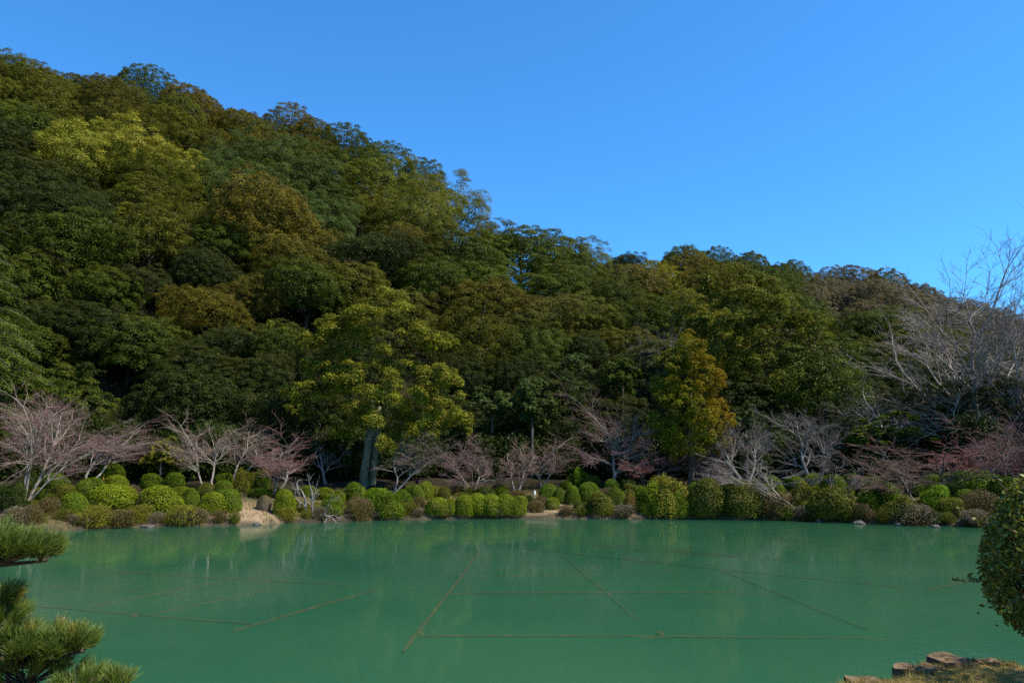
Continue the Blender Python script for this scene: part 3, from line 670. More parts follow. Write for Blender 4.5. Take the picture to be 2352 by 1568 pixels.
bare_tree('bare_maple', 'purplish bare maple with three slim stems at the right edge', 2310, 1145, 2225, 2420, 940, GREYB, (0.20,0.105,0.10), 20, [(0.1,0,1,3,0.05),(-0.25,0.1,1,2.8,0.045),(0.5,-0.1,1,2.8,0.045)], n=(7,5,5,4), flat=0.2)
bare_tree('bare_cherry', 'big white-limbed bare cherry behind the coral red-budded tree', 2165, 1090, 1965, 2300, 800, (0.36,0.315,0.28), GREYT, 23, [(-0.3,0,1,3.4,0.13),(0.1,0.2,1,3.6,0.13),(0.5,-0.1,1,3.0,0.10)], Y=45.0, n=(8,6,6,4), curl=0.2, flat=0.35)
bare_tree('bare_ginkgo', 'tallest bare tree, upright white limbs reaching into sky at right', 2262, 1090, 2045, 2450, 560, (0.38,0.33,0.29), (0.30,0.245,0.215), 24, [(0,0,1,6,0.22)], Y=47.0, n=(20,8,6,5), flat=0.0, start=0.25, ang=(40,32,36,36), up=(0.06,0.10,0.05,0.02), ratio=(0.72,0.5,0.55,0.65), curl=0.08, rf=0.42, tw=2.0, twigmin=0.009)
bare_tree('bare_cherry', 'pale bare tree at the far right edge behind purplish maple', 2400, 1090, 2290, 2520, 640, (0.36,0.32,0.30), GREYT, 27, [(-0.2,0,1,4,0.15),(0.2,0.2,1,4,0.13)], Y=44.0, n=(8,7,6,5), flat=0.1)
p_ = hit_ground(1500, 800, lift=4.5, y0=50)
bare_tree('bare_hill_tree', 'silvery leafless tree low on the slope above golden conifer', 1500, 860, 1450, 1570, 720, (0.20,0.18,0.16), (0.13,0.115,0.10), 25, S2, Y=p_[1] - 6, n=(8,6,6,4), flat=0.2)
bare_tree('fallen_branch', 'grey fallen tree limbs lying over the bank left of camphor', 715, 1188, 655, 820, 1085, (0.30,0.27,0.25), GREYT, 26, [(-0.9,0,0.55,2.2,0.06),(0.9,0,0.7,2.6,0.06),(0.1,0,1,1.6,0.05)], n=(4,4,3,2), curl=0.2, up=(0,0,0,0), cat='branch')

# ------------------------------------------------------------------ clipped bushes on the bank
def bush_proto(seed, style):
    rng = np.random.default_rng(seed)
    if style == 'mound': n_, sz, asp, jit = 9000, 0.040, 0.6, 0.55
    elif style == 'leafy': n_, sz, asp, jit = 8500, 0.046, 0.5, 0.8
    else: n_, sz, asp, jit = 5000, 0.045, 0.5, 0.9
    d = unit(rng.normal(size=(n_, 3))); d[:, 2] = np.where(d[:, 2] < -0.55, -d[:, 2], d[:, 2])
    A = rng.normal(0, 1, (6, 3)) * (2.2 if style == 'mound' else 3.4); ph = rng.uniform(0, 6, 6)
    bump = sum(np.sin(d @ A[q] + ph[q]) for q in range(6)) / 6
    amp = {'mound': 0.17, 'leafy': 0.32, 'scrub': 0.30}[style]
    fine = np.sin(d[:, 0] * 19 + ph[0]) * np.sin(d[:, 1] * 17 + ph[1]) * np.sin(d[:, 2] * 18)
    rr = (1 + amp * bump + 0.05 * fine) * (0.72 + 0.28 * rng.uniform(0, 1, n_) ** 0.45)
    if style != 'mound': rr *= rng.uniform(0.86, 1.1, n_)
    # boxy, rather flat-topped mound
    sq = (np.abs(d[:, 0]) ** 2.1 + np.abs(d[:, 1]) ** 2.1 + np.abs(d[:, 2]) ** 2.1) ** (-1 / 2.1)
    P = d * (rr * sq)[:, None]; P[:, 2] = P[:, 2] + 0.35
    Nn = unit(d + jit * rng.normal(size=(n_, 3)) + [0, 0, 0.3])
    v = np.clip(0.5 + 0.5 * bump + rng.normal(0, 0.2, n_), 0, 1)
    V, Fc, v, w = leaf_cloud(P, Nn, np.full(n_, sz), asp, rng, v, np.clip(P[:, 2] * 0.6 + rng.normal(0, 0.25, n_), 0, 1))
    if style == 'scrub':
        T = Tubes()
        for q in range(420):
            dd = unit(rng.normal(size=3) + [0, 0, 0.5]); s = rng.normal(0, 0.3, 3) * [1, 1, 0.1] + [0, 0, -0.4]
            e = dd * rng.uniform(0.7, 1.08) * np.array([1, 1, 1]) + [0, 0, 0.3]
            T.add([s, (s + e) / 2 + rng.normal(0, 0.1, 3), e], [0.016, 0.011, 0.006], 3)
        tv, tf = np.concatenate(T.V), np.concatenate(T.F)
        keep = rng.uniform(size=len(Fc)) < 0.34
        Fc = Fc[keep]
        me = mesh_np('scrub', np.concatenate([V, tv]), np.concatenate([Fc, tf + len(V)]), M_LEAF, {'v': np.concatenate([v, np.full(len(tv), 0.6)]), 'w': np.concatenate([w * 0.3, np.ones(len(tv))])})
        return me
    return mesh_np('bush_' + style, V, Fc, M_LEAF, {'v': v, 'w': w})
BP = {s: [bush_proto(300 + 11 * q + len(s), s) for q in range(4)] for s in ('mound', 'leafy', 'scrub')}
BC = {'g': (0.085, 0.120, 0.006, 0.0), 'lime': (0.122, 0.148, 0.006, 0.05), 'olive': (0.095, 0.098, 0.010, 0.2), 'dark': (0.036, 0.052, 0.007, 0.0), 'bright': (0.100, 0.165, 0.006, 0.0),
      'yolive': (0.150, 0.138, 0.014, 0.25), 'brown': (0.105, 0.075, 0.040, 0.8), 'rust': (0.130, 0.075, 0.015, 0.7), 'grey': (0.150, 0.120, 0.100, 0.9)}
BN = {'g': 'green', 'lime': 'lime green', 'olive': 'olive', 'dark': 'dark green', 'bright': 'bright green', 'yolive': 'yellowish olive', 'brown': 'brown twiggy', 'rust': 'rusty orange', 'grey': 'grey twiggy'}
BUSH = [
 (20,1150,56,64,'dark','leafy'),(120,1106,58,32,'g','mound'),(250,1088,58,38,'g','mound'),(262,1110,50,30,'lime','mound'),(343,1105,50,30,'g','mound'),(397,1106,48,32,'g','mound'),(202,1124,68,44,'g','mound'),(143,1132,62,30,'olive','mound'),(95,1139,46,26,'g','mound'),(162,1162,62,46,'g','mound'),(252,1145,98,50,'lime','mound'),(360,1150,106,54,'lime','mound'),(435,1145,40,40,'g','mound'),(484,1160,66,46,'lime','mound'),(526,1154,50,46,'g','mound'),(510,1123,46,32,'g','mound'),(512,1101,42,24,'g','mound'),(470,1127,42,30,'olive','mound'),(553,1110,40,42,'yolive','leafy'),(572,1101,36,26,'olive','mound'),(300,1132,42,30,'brown','scrub'),(60,1108,50,30,'dark','leafy'),
 (215,1184,74,40,'yolive','scrub'),(320,1180,54,34,'yolive','scrub'),(415,1182,92,38,'yolive','scrub'),(268,1190,66,32,'brown','scrub'),(105,1166,54,40,'brown','scrub'),(30,1192,60,40,'grey','scrub'),(450,1186,50,26,'brown','scrub'),(360,1190,40,22,'grey','scrub'),(70,1190,40,46,'brown','scrub'),(185,1196,50,20,'grey','scrub'),
 (604,1158,32,32,'grey','mound'),(650,1160,46,54,'lime','mound'),(600,1106,36,42,'g','leafy'),(777,1146,30,32,'lime','leafy'),(760,1165,50,44,'g','leafy'),(812,1137,54,46,'g','leafy'),(866,1145,62,38,'bright','mound'),(885,1166,74,48,'g','leafy'),(825,1170,64,42,'brown','scrub'),(953,1143,42,46,'g','mound'),(977,1131,34,38,'lime','mound'),(922,1152,44,44,'g','leafy'),(940,1170,44,28,'olive','scrub'),(1004,1168,60,36,'lime','mound'),(1036,1166,32,34,'lime','mound'),
 (1066,1164,46,42,'lime','mound'),(1096,1163,56,44,'lime','mound'),(1128,1163,56,44,'lime','mound'),(1160,1163,56,44,'lime','mound'),(1188,1164,42,42,'lime','mound'),(1020,1133,30,24,'olive','mound'),(1145,1124,30,24,'olive','mound'),(1115,1132,44,18,'olive','mound'),(1043,1126,26,26,'brown','scrub'),(985,1160,30,20,'brown','scrub'),(1190,1135,50,18,'brown','scrub'),(1060,1140,40,16,'olive','scrub'),
 (1232,1165,44,28,'brown','scrub'),(1261,1134,48,40,'g','mound'),(1286,1141,30,34,'g','mound'),(1316,1141,34,40,'g','mound'),(1353,1136,48,44,'g','mound'),(1376,1161,58,46,'olive','leafy'),(1415,1147,42,44,'g','mound'),(1331,1099,42,34,'bright','leafy'),(1361,1109,36,28,'olive','mound'),(1301,1116,28,18,'g','mound'),(1406,1119,36,30,'g','mound'),(1445,1122,38,32,'dark','leafy'),(1453,1160,42,36,'rust','mound'),(1440,1140,24,18,'olive','mound'),(1300,1172,40,20,'brown','scrub'),(1335,1174,36,18,'olive','scrub'),
 (1500,1150,70,66,'lime','leafy'),(1540,1150,80,72,'yolive','leafy'),(1522,1128,60,50,'yolive','leafy'),(1480,1150,44,50,'g','leafy'),(1560,1165,50,44,'g','leafy'),(1598,1138,42,50,'g','mound'),(1631,1147,88,76,'olive','mound'),(1708,1150,96,72,'olive','mound'),(1736,1112,38,22,'olive','mound'),(1680,1118,40,26,'g','mound'),(1762,1140,46,46,'g','mound'),
 (1776,1122,54,46,'g','mound'),(1829,1112,48,30,'g','mound'),(1876,1107,54,32,'g','mound'),(1919,1118,62,44,'g','mound'),(1924,1162,108,64,'olive','mound'),(1850,1142,62,44,'olive','leafy'),(1790,1164,84,52,'brown','scrub'),(1865,1176,50,30,'olive','leafy'),(2000,1118,72,40,'dark','mound'),(2029,1145,92,62,'g','leafy'),(1985,1175,50,32,'brown','scrub'),(2079,1170,74,42,'olive','leafy'),(2114,1184,92,42,'grey','scrub'),(2040,1180,40,28,'olive','scrub'),(2156,1147,62,52,'bright','leafy'),(2146,1112,62,34,'g','leafy'),(2110,1125,40,30,'g','leafy'),(2239,1108,124,46,'bright','mound'),(2200,1130,48,34,'dark','leafy'),(2262,1160,94,60,'brown','scrub'),(2226,1152,62,44,'g','mound'),(2320,1125,80,50,'g','mound'),(2190,1172,60,44,'olive','leafy'),(2245,1190,60,30,'grey','scrub'),(1960,1105,40,26,'g','leafy'),(2340,1160,60,60,'olive','leafy'),
]
rb = np.random.default_rng(91)
for px in np.arange(-130, 2510, 30):                       # low growth that closes the gaps between the clipped mounds
    for yb in (1196, 1168, 1140):
        sy = float(np.interp(px, [0, 150, 330, 600, 800, 1000, 1500, 1750, 1900, 2100, 2350], [1216, 1213, 1204, 1199, 1191, 1187, 1186, 1189, 1194, 1202, 1208]))
        if 545 < px < 625 and yb > 1150 or 1215 < px < 1350 and yb > 1190 or 955 < px < 1000 and yb > 1190: continue
        if rb.uniform() < (0.25 if yb > 1190 else 0.45): continue
        left = px < 620
        hh = rb.uniform(16, 28); cl = rb.choice(['brown', 'yolive', 'grey', 'olive'] if yb > 1190 else ['g', 'olive', 'dark', 'lime', 'brown'])
        if px > 1500 and yb > 1190: cl = rb.choice(['brown', 'olive', 'g', 'grey', 'dark'])
        py = min(yb + rb.uniform(-6, 6), sy - 5) - hh * 0.35
        BUSH.append((px + rb.uniform(-12, 12), py, rb.uniform(28, 58), hh, str(cl), 'scrub' if cl in ('brown', 'grey') or yb > 1190 else str(rb.choice(['leafy', 'mound']))))
BL = []
for k, (px, py, w_, h_, col, st) in enumerate(BUSH):
    b0 = hit_ground(px, min(py + h_ * 0.44, 1205), y0=29)
    if b0 is None: continue
    sx = w_ * 0.5 / F * b0[1] * 1.04; sz = h_ / F * b0[1] / 1.50
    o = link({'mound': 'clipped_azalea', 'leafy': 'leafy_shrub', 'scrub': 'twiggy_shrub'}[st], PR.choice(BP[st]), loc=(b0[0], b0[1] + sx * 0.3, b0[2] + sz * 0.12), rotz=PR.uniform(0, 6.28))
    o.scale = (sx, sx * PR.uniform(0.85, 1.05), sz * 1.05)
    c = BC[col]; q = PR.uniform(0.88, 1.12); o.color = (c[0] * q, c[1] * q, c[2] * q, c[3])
    BL.append((o, px, py + h_ / 2, col, st, w_))
for nm, a, b_ in (('nearest the water', 1176, 1300), ('of the second row up the bank', 1148, 1176), ('of the back row under the trees', 0, 1148)):
    sub = sorted([q for q in BL if a <= q[2] < b_], key=lambda q: q[1])
    for k, (o, px, by, col, st, w_) in enumerate(sub):
        kind = {'mound': 'clipped round bush', 'leafy': 'loose leafy shrub', 'scrub': 'scrubby low shrub'}[st]
        tag(o, f'{BN[col]} {kind}, {ordinal(k)} from the left {nm}', 'bush', 'bushes along the far bank')

# added shrubs, coloured dark to give the shade under the front trees
UND = []
ru = np.random.default_rng(55)
for px in np.arange(-140, 2530, 52):
    for row in range(2):
        ppx = px + ru.uniform(-18, 18) + 26 * row
        d = ray(ppx, 1090); Y = float(np.interp(d[0], SH_U, SH_Y)) + 10.3 + 2.0 * row + ru.uniform(-0.5, 0.5)
        x = d[0] * Y
        r = ru.uniform(1.2, 1.9); o = link('dark_fill_shrub', PR.choice(BP['leafy']), loc=(x, Y, g(x, Y) + 0.3), rotz=ru.uniform(0, 6))
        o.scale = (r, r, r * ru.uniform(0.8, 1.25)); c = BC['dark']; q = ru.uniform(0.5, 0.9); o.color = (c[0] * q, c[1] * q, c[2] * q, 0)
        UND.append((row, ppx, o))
for row in range(2):
    for k, (r_, px, o) in enumerate(sorted([u for u in UND if u[0] == row], key=lambda u: u[1])):
        tag(o, f"added shrub darkened as shade under trees, {ordinal(k)} from the left in the {('front', 'rear')[row]} line", 'shrub', 'shrubs added as shade under the forest edge')

# dry grass tufts and ground litter along the far bank (uncountable)
rng = np.random.default_rng(77)
n_ = 9000
X = rng.uniform(-30, 30, n_); sY = shore(X, np.full(n_, 38.0)); Y = sY.copy()
for it in range(3): Y = shore(X, Y) + 0.0
Y = Y + rng.uniform(0.05, 7, n_) ** 1.0
Z = ground(X, Y)
h_ = rng.uniform(0.06, 0.24, n_); a = rng.uniform(0, 6.28, n_); wd = 0.02
lean = rng.normal(0, 0.5, (n_, 2)) * h_[:, None]
B0 = np.stack([X - wd * np.cos(a), Y - wd * np.sin(a), Z - 0.01], 1); B1 = np.stack([X + wd * np.cos(a), Y + wd * np.sin(a), Z - 0.01], 1)
Tt = np.stack([X + lean[:, 0], Y + lean[:, 1], Z + h_], 1)
tf = np.arange(3 * n_).reshape(n_, 3)
vv = np.repeat(rng.uniform(0, 1, n_), 3)
o = link('grass', mesh_np('bank_grass', np.stack([B0, B1, Tt], 1).reshape(-1, 3), tf, M_LEAF, {'v': vv, 'w': vv}), color=(0.13, 0.12, 0.03, 0.8))
tag(o, 'dry grass and litter on the far pond bank', 'grass', kind='stuff')

# ------------------------------------------------------------------ rocks on the waterline
def rock_mesh(seed):
    rng = np.random.default_rng(seed)
    import bmesh
    bm = bmesh.new(); bmesh.ops.create_icosphere(bm, subdivisions=2, radius=1)
    A = rng.normal(0, 1.6, (5, 3)); ph = rng.uniform(0, 6, 5)
    for v in bm.verts:
        p = np.array(v.co); k = 1 + 0.22 * sum(math.sin(A[q] @ p + ph[q]) for q in range(5)) / 1.6
        v.co = Vector(p * k)
    me = bpy.data.meshes.new('rock'); bm.to_mesh(me); bm.free(); me.materials.append(M_ROCK)
    return me
RM = [rock_mesh(900 + q) for q in range(5)]
ROCKS = [(338,1205,30,8),(560,1198,14,7),(592,1200,20,8),(612,1196,14,8),(700,1190,18,9),(735,1191,14,8),(840,1189,16,6),(968,1183,18,8),(1188,1184,10,6),(1205,1185,16,6),(1228,1184,14,6),(1262,1183,12,6),(1285,1180,18,9),(1308,1178,16,12),(1330,1182,14,8),(1350,1184,16,7),(1385,1184,14,7),(1405,1184,12,6),(1440,1183,12,6),(1470,1182,14,7),(1545,1186,18,7),(1700,1187,16,7),(1752,1188,20,9),(1880,1194,16,7),(1975,1197,22,9),(2060,1201,16,8),(2150,1205,18,8)]
for k, (px, py, w_, h_) in enumerate(ROCKS):
    b0 = at_z(px, py + h_ * 0.3, 0.05); s = w_ * 0.5 / F * b0[1]
    o = link('rock', RM[k % 5], loc=(b0[0], b0[1], 0.02), rotz=k * 1.7, scale=(s, s * 0.8, h_ * 0.7 / F * b0[1]))
    tag(o, f"{'pale flat' if k == 0 else 'small brown'} rock at the far waterline, {ordinal(k)} from the left", 'rock', 'rocks along the far waterline')

# ------------------------------------------------------------------ submerged poles
M_POLE = noise_material('sunken_pole', (0.09, 0.035, 0.012), (0.19, 0.085, 0.032), 2.5, 0.9, 0)
POLES = [  # px0,py0,px1,py1,radius,label
 (200,1309,885,1347,0.035,'long sunken pole, farthest of the left pole grid'),(55,1340,640,1384,0.022,'faint sunken pole, middle of three long ones at left'),(57,1388,576,1431,0.032,'long sunken pole, nearest of the left pole grid'),
 (885,1347,535,1447,0.036,'slanting sunken pole closing the left grid on its right side'),(195,1393,540,1328,0.019,'slanting sunken pole on the left of the left grid'),(350,1408,683,1340,0.019,'slanting sunken pole in the middle of the left grid'),
 (926,1497,1106,1264,0.042,'brightest sunken pole slanting away at the pond centre'),(940,1459,1548,1457,0.03,'nearest level sunken pole left of the near junction'),(1480,1460,2080,1462,0.03,'nearest level sunken pole right of the near junction'),
 (980,1361,1772,1358,0.034,'level sunken pole crossing the middle of the centre grid'),(1281,1268,1500,1455,0.038,'sunken pole slanting down to the near junction'),(1160,1254,1651,1307,0.036,'sunken pole on the far side of the centre grid'),
 (1050,1325,1680,1309,0.022,'faint level sunken pole behind the middle crossing one'),(1655,1307,2130,1354,0.036,'sunken pole running right from the far right junction'),(1651,1307,1990,1443,0.034,'sunken pole slanting to the near right of the centre grid'),
 (1306,1246,1700,1279,0.034,'short sunken pole near the far bank centre'),(1764,1235,2076,1267,0.034,'sunken pole nearest the far bank at right'),(2130,1354,2252,1326,0.03,'sunken pole end beside the right foreground bush'),(1540,1262,1860,1292,0.03,'sunken pole between the far right junction and bank')]
for px0, py0, px1, py1, r, lb in POLES:
    zt = -0.010 - r - (0.025 if r < 0.025 else 0); rg = np.random.default_rng(int(px0 + py1))
    a, b_ = at_z(px0, py0, zt), at_z(px1, py1, zt)
    T = Tubes(); s = np.linspace(0, 1, 17)[:, None]
    wob = np.cumsum(rg.normal(0, 0.006, (17, 3)), 0) * [1, 1, 0]
    sink = np.interp(s[:, 0], [0, 0.12, 0.5, 0.85, 1], [rg.uniform(0, 0.07), rg.uniform(0, 0.01), rg.uniform(0, 0.015), rg.uniform(0, 0.015), rg.uniform(0, 0.07)])
    if r > 0.04: sink *= 0.3
    wob[:, 2] -= sink
    T.add((b_ - a) * s + wob, np.full(17, r * 0.72) * np.linspace(1, 0.8, 17), 7)
    o = link('sunken_pole', T.mesh('sunken_pole', M_POLE), loc=a)
    tag(o, lb, 'pole', 'poles sunk just under the pond surface')
for k, (px, py, lb) in enumerate([(965,1451,'stump end beside the bright sunken pole'),(1515,1452,'stump end at the near pole junction'),(307,1409,'dark stump end on the left pole grid'),(1395,1360,'dark stump end on the middle crossing pole')]):
    a = at_z(px, py, -0.02); T = Tubes(); T.add([[0, 0, -0.10], [0, 0, -0.03], [0, 0, -0.012], [0, 0, -0.010]], [0.06, 0.07, 0.06, 0.002], 8)
    o = link('stake_end', T.mesh('stake_end', M_POLE), loc=(a[0], a[1], 0)); tag(o, 'small brown ' + lb, 'stake')

# ------------------------------------------------------------------ small things on the far bank
def lathe(name, prof, mat, k=14):
    T = Tubes(); T.add([[0, 0, z] for r, z in prof], [max(r, 0.0005) for r, z in prof], k); return T.mesh(name, mat)
def flat_mat(name, c, rough=0.6): return noise_material(name, tuple(v * 0.85 for v in c), c, 8, rough, 0)
M_BLUE = flat_mat('pale_blue_plastic', (0.45, 0.70, 0.80), 0.35); M_WHITE = flat_mat('white_paint', (0.75, 0.75, 0.72)); M_ORANGE = flat_mat('orange_wood', (0.42, 0.13, 0.04)); M_WALL = noise_material('old_plaster', (0.16, 0.14, 0.13), (0.27, 0.25, 0.23), 1.5, 0.9, 0.2); M_TILE = flat_mat('roof_tile', (0.30, 0.30, 0.30), 0.5); M_DARK = flat_mat('dark_metal', (0.03, 0.035, 0.05), 0.5)
a = at_z(1450, 1187, 0.03)
e = link('plastic_bottle', None, loc=a); e.rotation_euler = (0.2, 0.75, 0.2)
link('bottle_body', lathe('bottle_body', [(0, -0.14), (0.05, -0.14), (0.055, -0.12), (0.055, 0.06), (0.045, 0.10), (0.018, 0.14), (0.018, 0.16), (0, 0.16)], M_BLUE), e)
link('bottle_cap', lathe('bottle_cap', [(0, 0.155), (0.022, 0.155), (0.022, 0.18), (0, 0.18)], M_WHITE), e)
tag(e, 'pale blue plastic bottle tilted at the far waterline', 'bottle')
for px, py, hpx, r, mat, nm, lb in [(386,1122,20,0.05,M_ORANGE,'wooden_stake','short orange wooden stake between the left azalea mounds'),(1080,1132,26,0.025,M_ORANGE,'wooden_stake','thin red stake left of the vase-shaped maple trunk'),(237,1107,12,0.03,M_ORANGE,'wooden_stake','tiny orange stake behind the lime green mounds'),(1228,1136,9,0.05,M_WHITE,'marker_post','small white marker post beside the twin-stemmed maple'),(957,1124,22,0.09,M_DARK,'path_lamp','dark blue sign on a post in shade right of camphor')]:  # the last one is a dark blue sign
    b0 = hit_ground(px, py, y0=30); hm = hpx / F * b0[1]
    prof = [(r, -0.2), (r, hm * 0.9), (r * 0.7, hm), (0, hm)] if nm != 'path_lamp' else [(r * 0.5, -0.2), (r * 0.5, hm * 0.6), (r, hm * 0.62), (r, hm * 0.92), (r * 1.3, hm * 0.93), (0, hm * 1.05)]
    tag(link(nm, lathe(nm, prof, mat, 8), loc=b0), lb, nm.split('_')[-1])
def box_mesh(name, x0, x1, y0, y1, z0, z1, mat):
    V = [(x, y, z) for z in (z0, z1) for y in (y0, y1) for x in (x0, x1)]
    return mesh_np(name, V, [[0, 2, 3, 1], [4, 5, 7, 6], [0, 1, 5, 4], [2, 6, 7, 3], [0, 4, 6, 2], [1, 3, 7, 5]], mat)
# low plastered garden wall with tiled coping, and the gable of a small hut behind it
Yw = 49.5
a, b_ = at(1755, 1060, Yw), at(2012, 1062, Yw)
zw = at(1800, 1047, Yw)[2]
e = link('garden_wall', None, loc=(a[0], Yw, 0)); Lw = b_[0] - a[0]; zg = min(g(a[0], Yw), g(b_[0], Yw)) - 0.4
link('wall_face', box_mesh('wall_face', 0, Lw, 0, 0.3, zg, zw - 0.08, M_WALL), e)
for q in range(int(Lw / 0.45)):
    link('coping_tile', box_mesh('coping_tile', q * 0.45 + 0.01, q * 0.45 + 0.44, -0.08, 0.38, zw - 0.077, zw + 0.01 * (q % 3), M_TILE), e)
tag(e, 'low grey plastered garden wall with tile coping behind grey cherries', 'wall')
Yh = 52.5; a = at(1872, 1050, Yh); zt = at(1872, 1036, Yh)[2]; zg = g(a[0], Yh) - 0.3
e = link('garden_hut', None, loc=(a[0], Yh, 0))
link('hut_wall', box_mesh('hut_wall', -0.9, 0.9, 0, 2.0, zg, zt - 0.35, M_WHITE), e)
V = [(-1.2, -0.3, zt - 0.42), (0, -0.3, zt), (1.2, -0.3, zt - 0.42), (-1.2, 2.3, zt - 0.42), (0, 2.3, zt), (1.2, 2.3, zt - 0.42)]
V += [(x, y, z - 0.1) for x, y, z in V]
link('hut_roof', mesh_np('hut_roof', V, [[0, 1, 4, 3], [1, 2, 5, 4], [6, 9, 10, 7], [7, 10, 11, 8], [0, 6, 7, 1], [1, 7, 8, 2], [3, 4, 10, 9], [4, 5, 11, 10], [0, 3, 9, 6], [2, 8, 11, 5]], M_TILE), e)
tag(e, 'small white hut with grey gabled roof behind the garden wall', 'hut')
for px, py, lb in [(1974, 1034, 'small white signboard above the garden wall'), (2118, 1073, 'low white signboard under the coral red-budded tree')]:
    a = at(px, py, 48.0); zg = g(a[0], 48.0)
    e = link('signboard', None, loc=(a[0], 48.0, 0))
    link('board', box_mesh('board', -0.22, 0.22, -0.03, 0, a[2] - 0.1, a[2] + 0.1, M_WHITE), e)
    link('post', box_mesh('post', -0.03, 0.03, 0.002, 0.05, zg - 0.2, a[2] + 0.05, M_DARK), e)
    tag(e, lb, 'sign')
b0 = hit_ground(1842, 1186, y0=30)
e = link('cut_log', None, loc=(b0[0], b0[1], b0[2] + 0.12)); e.rotation_euler = (math.pi / 2, 0, 0.3)
link('log_side', lathe('log_side', [(0.11, -0.6), (0.12, 0.0), (0.115, 0.25)], M_BARK, 12), e, color=(0.15, 0.11, 0.08))
link('cut_end', lathe('cut_end', [(0.115, 0.25), (0.10, 0.253), (0.0, 0.253)], flat_mat('cut_wood', (0.45, 0.24, 0.10))), e)
tag(e, 'pale cut log end under the leaning cherry at the waterline', 'log')

# ------------------------------------------------------------------ near bank, edging logs, grass
ZB = 0.72
EDGE_PX = [(1200,1700),(1600,1640),(1850,1600),(1905,1575),(1975,1563),(2038,1562),(2080,1556),(2084,1536),(2122,1522),(2150,1530),(2152,1516),(2182,1511),(2225,1519),(2262,1521),(2300,1517),(2352,1533),(2480,1560)]
edge = np.array([at_z(px, py, ZB)[:2] for px, py in EDGE_PX])
left_ext = np.array([[-60, 2.2], [-20, 2.6], [-6, 3.0], [-2, 3.4]])
edge = np.concatenate([left_ext, edge, [[edge[-1][0] + 2, edge[-1][1] + 0.3], [60, 6.0]]])
order = np.argsort(edge[:, 0]); edge = edge[order]
ex = np.concatenate([np.arange(-60, -4, 2.0), np.arange(-4, 8, 0.06), np.arange(8, 61, 2.0)])
ey = np.interp(ex, edge[:, 0], edge[:, 1])
rows = [(-40.0, 0), (-10.0, 0), (0.0, 0)]
tt = np.concatenate([[-40, -10, -3, 0], np.linspace(1.5, 0.0, 26)[:-1][::-1][::-1]])
VV = []; cols_n = 30
fr2 = np.linspace(0, 1, cols_n)
for k in range(len(ex)):
    yy = np.concatenate([[-40, -10, 0], np.linspace(1.0, ey[k], cols_n - 3)])
    zz = ZB + 0.02 * vnoise(ex[k] * np.ones(cols_n), yy, 0.25) + 0.012 * vnoise(ex[k] * np.ones(cols_n), yy, 0.07)
    VV.append(np.stack([np.full(cols_n, ex[k]), yy, zz], 1))
    VV.append(np.array([[ex[k], ey[k], -0.6]]))
VV = np.concatenate(VV); st_ = cols_n + 1
FF = [[k * st_ + j, (k + 1) * st_ + j, (k + 1) * st_ + j + 1, k * st_ + j + 1] for k in range(len(ex) - 1) for j in range(cols_n)]
M_TURF = noise_material('dry_turf', (0.09, 0.062, 0.016), (0.20, 0.135, 0.04), 14, 0.95, 0.6, 60, dist=0.01)
link('near_bank', mesh_np('near_bank', VV, FF, M_TURF, None, True))['kind'] = 'structure'
M_LOG = noise_material('weathered_log', (0.035, 0.022, 0.013), (0.09, 0.055, 0.033), 9, 0.9, 0.6, 30, dist=0.01)
M_LOGTOP = noise_material('log_top', (0.07, 0.045, 0.022), (0.17, 0.11, 0.055), 14, 0.9, 0.4, 50, dist=0.006)
e = link('log_edging', None, loc=(0, 0, 0))
LOGS = [(1985,1566,0.14,0.02),(2040,1568,0.11,0.0),(2100,1540,0.15,0.03),(2135,1534,0.10,0.02),(2172,1522,0.16,0.05),(2215,1523,0.11,0.02),(2268,1524,0.10,0.03),(2310,1524,0.09,0.01),(2360,1540,0.10,0.0)]
for q, (px, py, r, dz) in enumerate(LOGS):
    p = at_z(px, py, ZB); rg = np.random.default_rng(q)
    T = Tubes(); K = 16
    th = np.arange(K) * 2 * math.pi / K; lob = 1 + 0.10 * np.sin(2 * th + rg.uniform(0, 6)) + 0.06 * np.sin(5 * th + rg.uniform(0, 6)) + rg.normal(0, 0.015, K)
    prof = [(1.0, -1.0), (1.0, -0.3), (1.02, ZB + dz - 0.015 - 0.0), (0.97, ZB + dz), (0.80, ZB + dz - 0.004), (0.45, ZB + dz - 0.012), (0.01, ZB + dz - 0.015)]
    Vv = np.array([[r * a_ * lob[j] * math.cos(th[j]), r * a_ * lob[j] * math.sin(th[j]), z + (0.012 * math.sin(3 * th[j] + q) if z > 0.3 else 0)] for a_, z in prof for j in range(K)])
    def quads(i0, i1): return [[i_ * K + j, i_ * K + (j + 1) % K, (i_ + 1) * K + (j + 1) % K, (i_ + 1) * K + j] for i_ in range(i0, i1) for j in range(K)]
    s_ = link('log_post', mesh_np('log_post', Vv[:4 * K], quads(0, 3), M_LOG, None, True), e, loc=(p[0], p[1], 0))
    Vt = Vv[3 * K:]; link('log_top', mesh_np('log_top', Vt, quads(0, len(prof) - 4), M_LOGTOP, None, True), s_)
tag(e, 'weathered log posts edging the near grassy bank at lower right', 'edging')
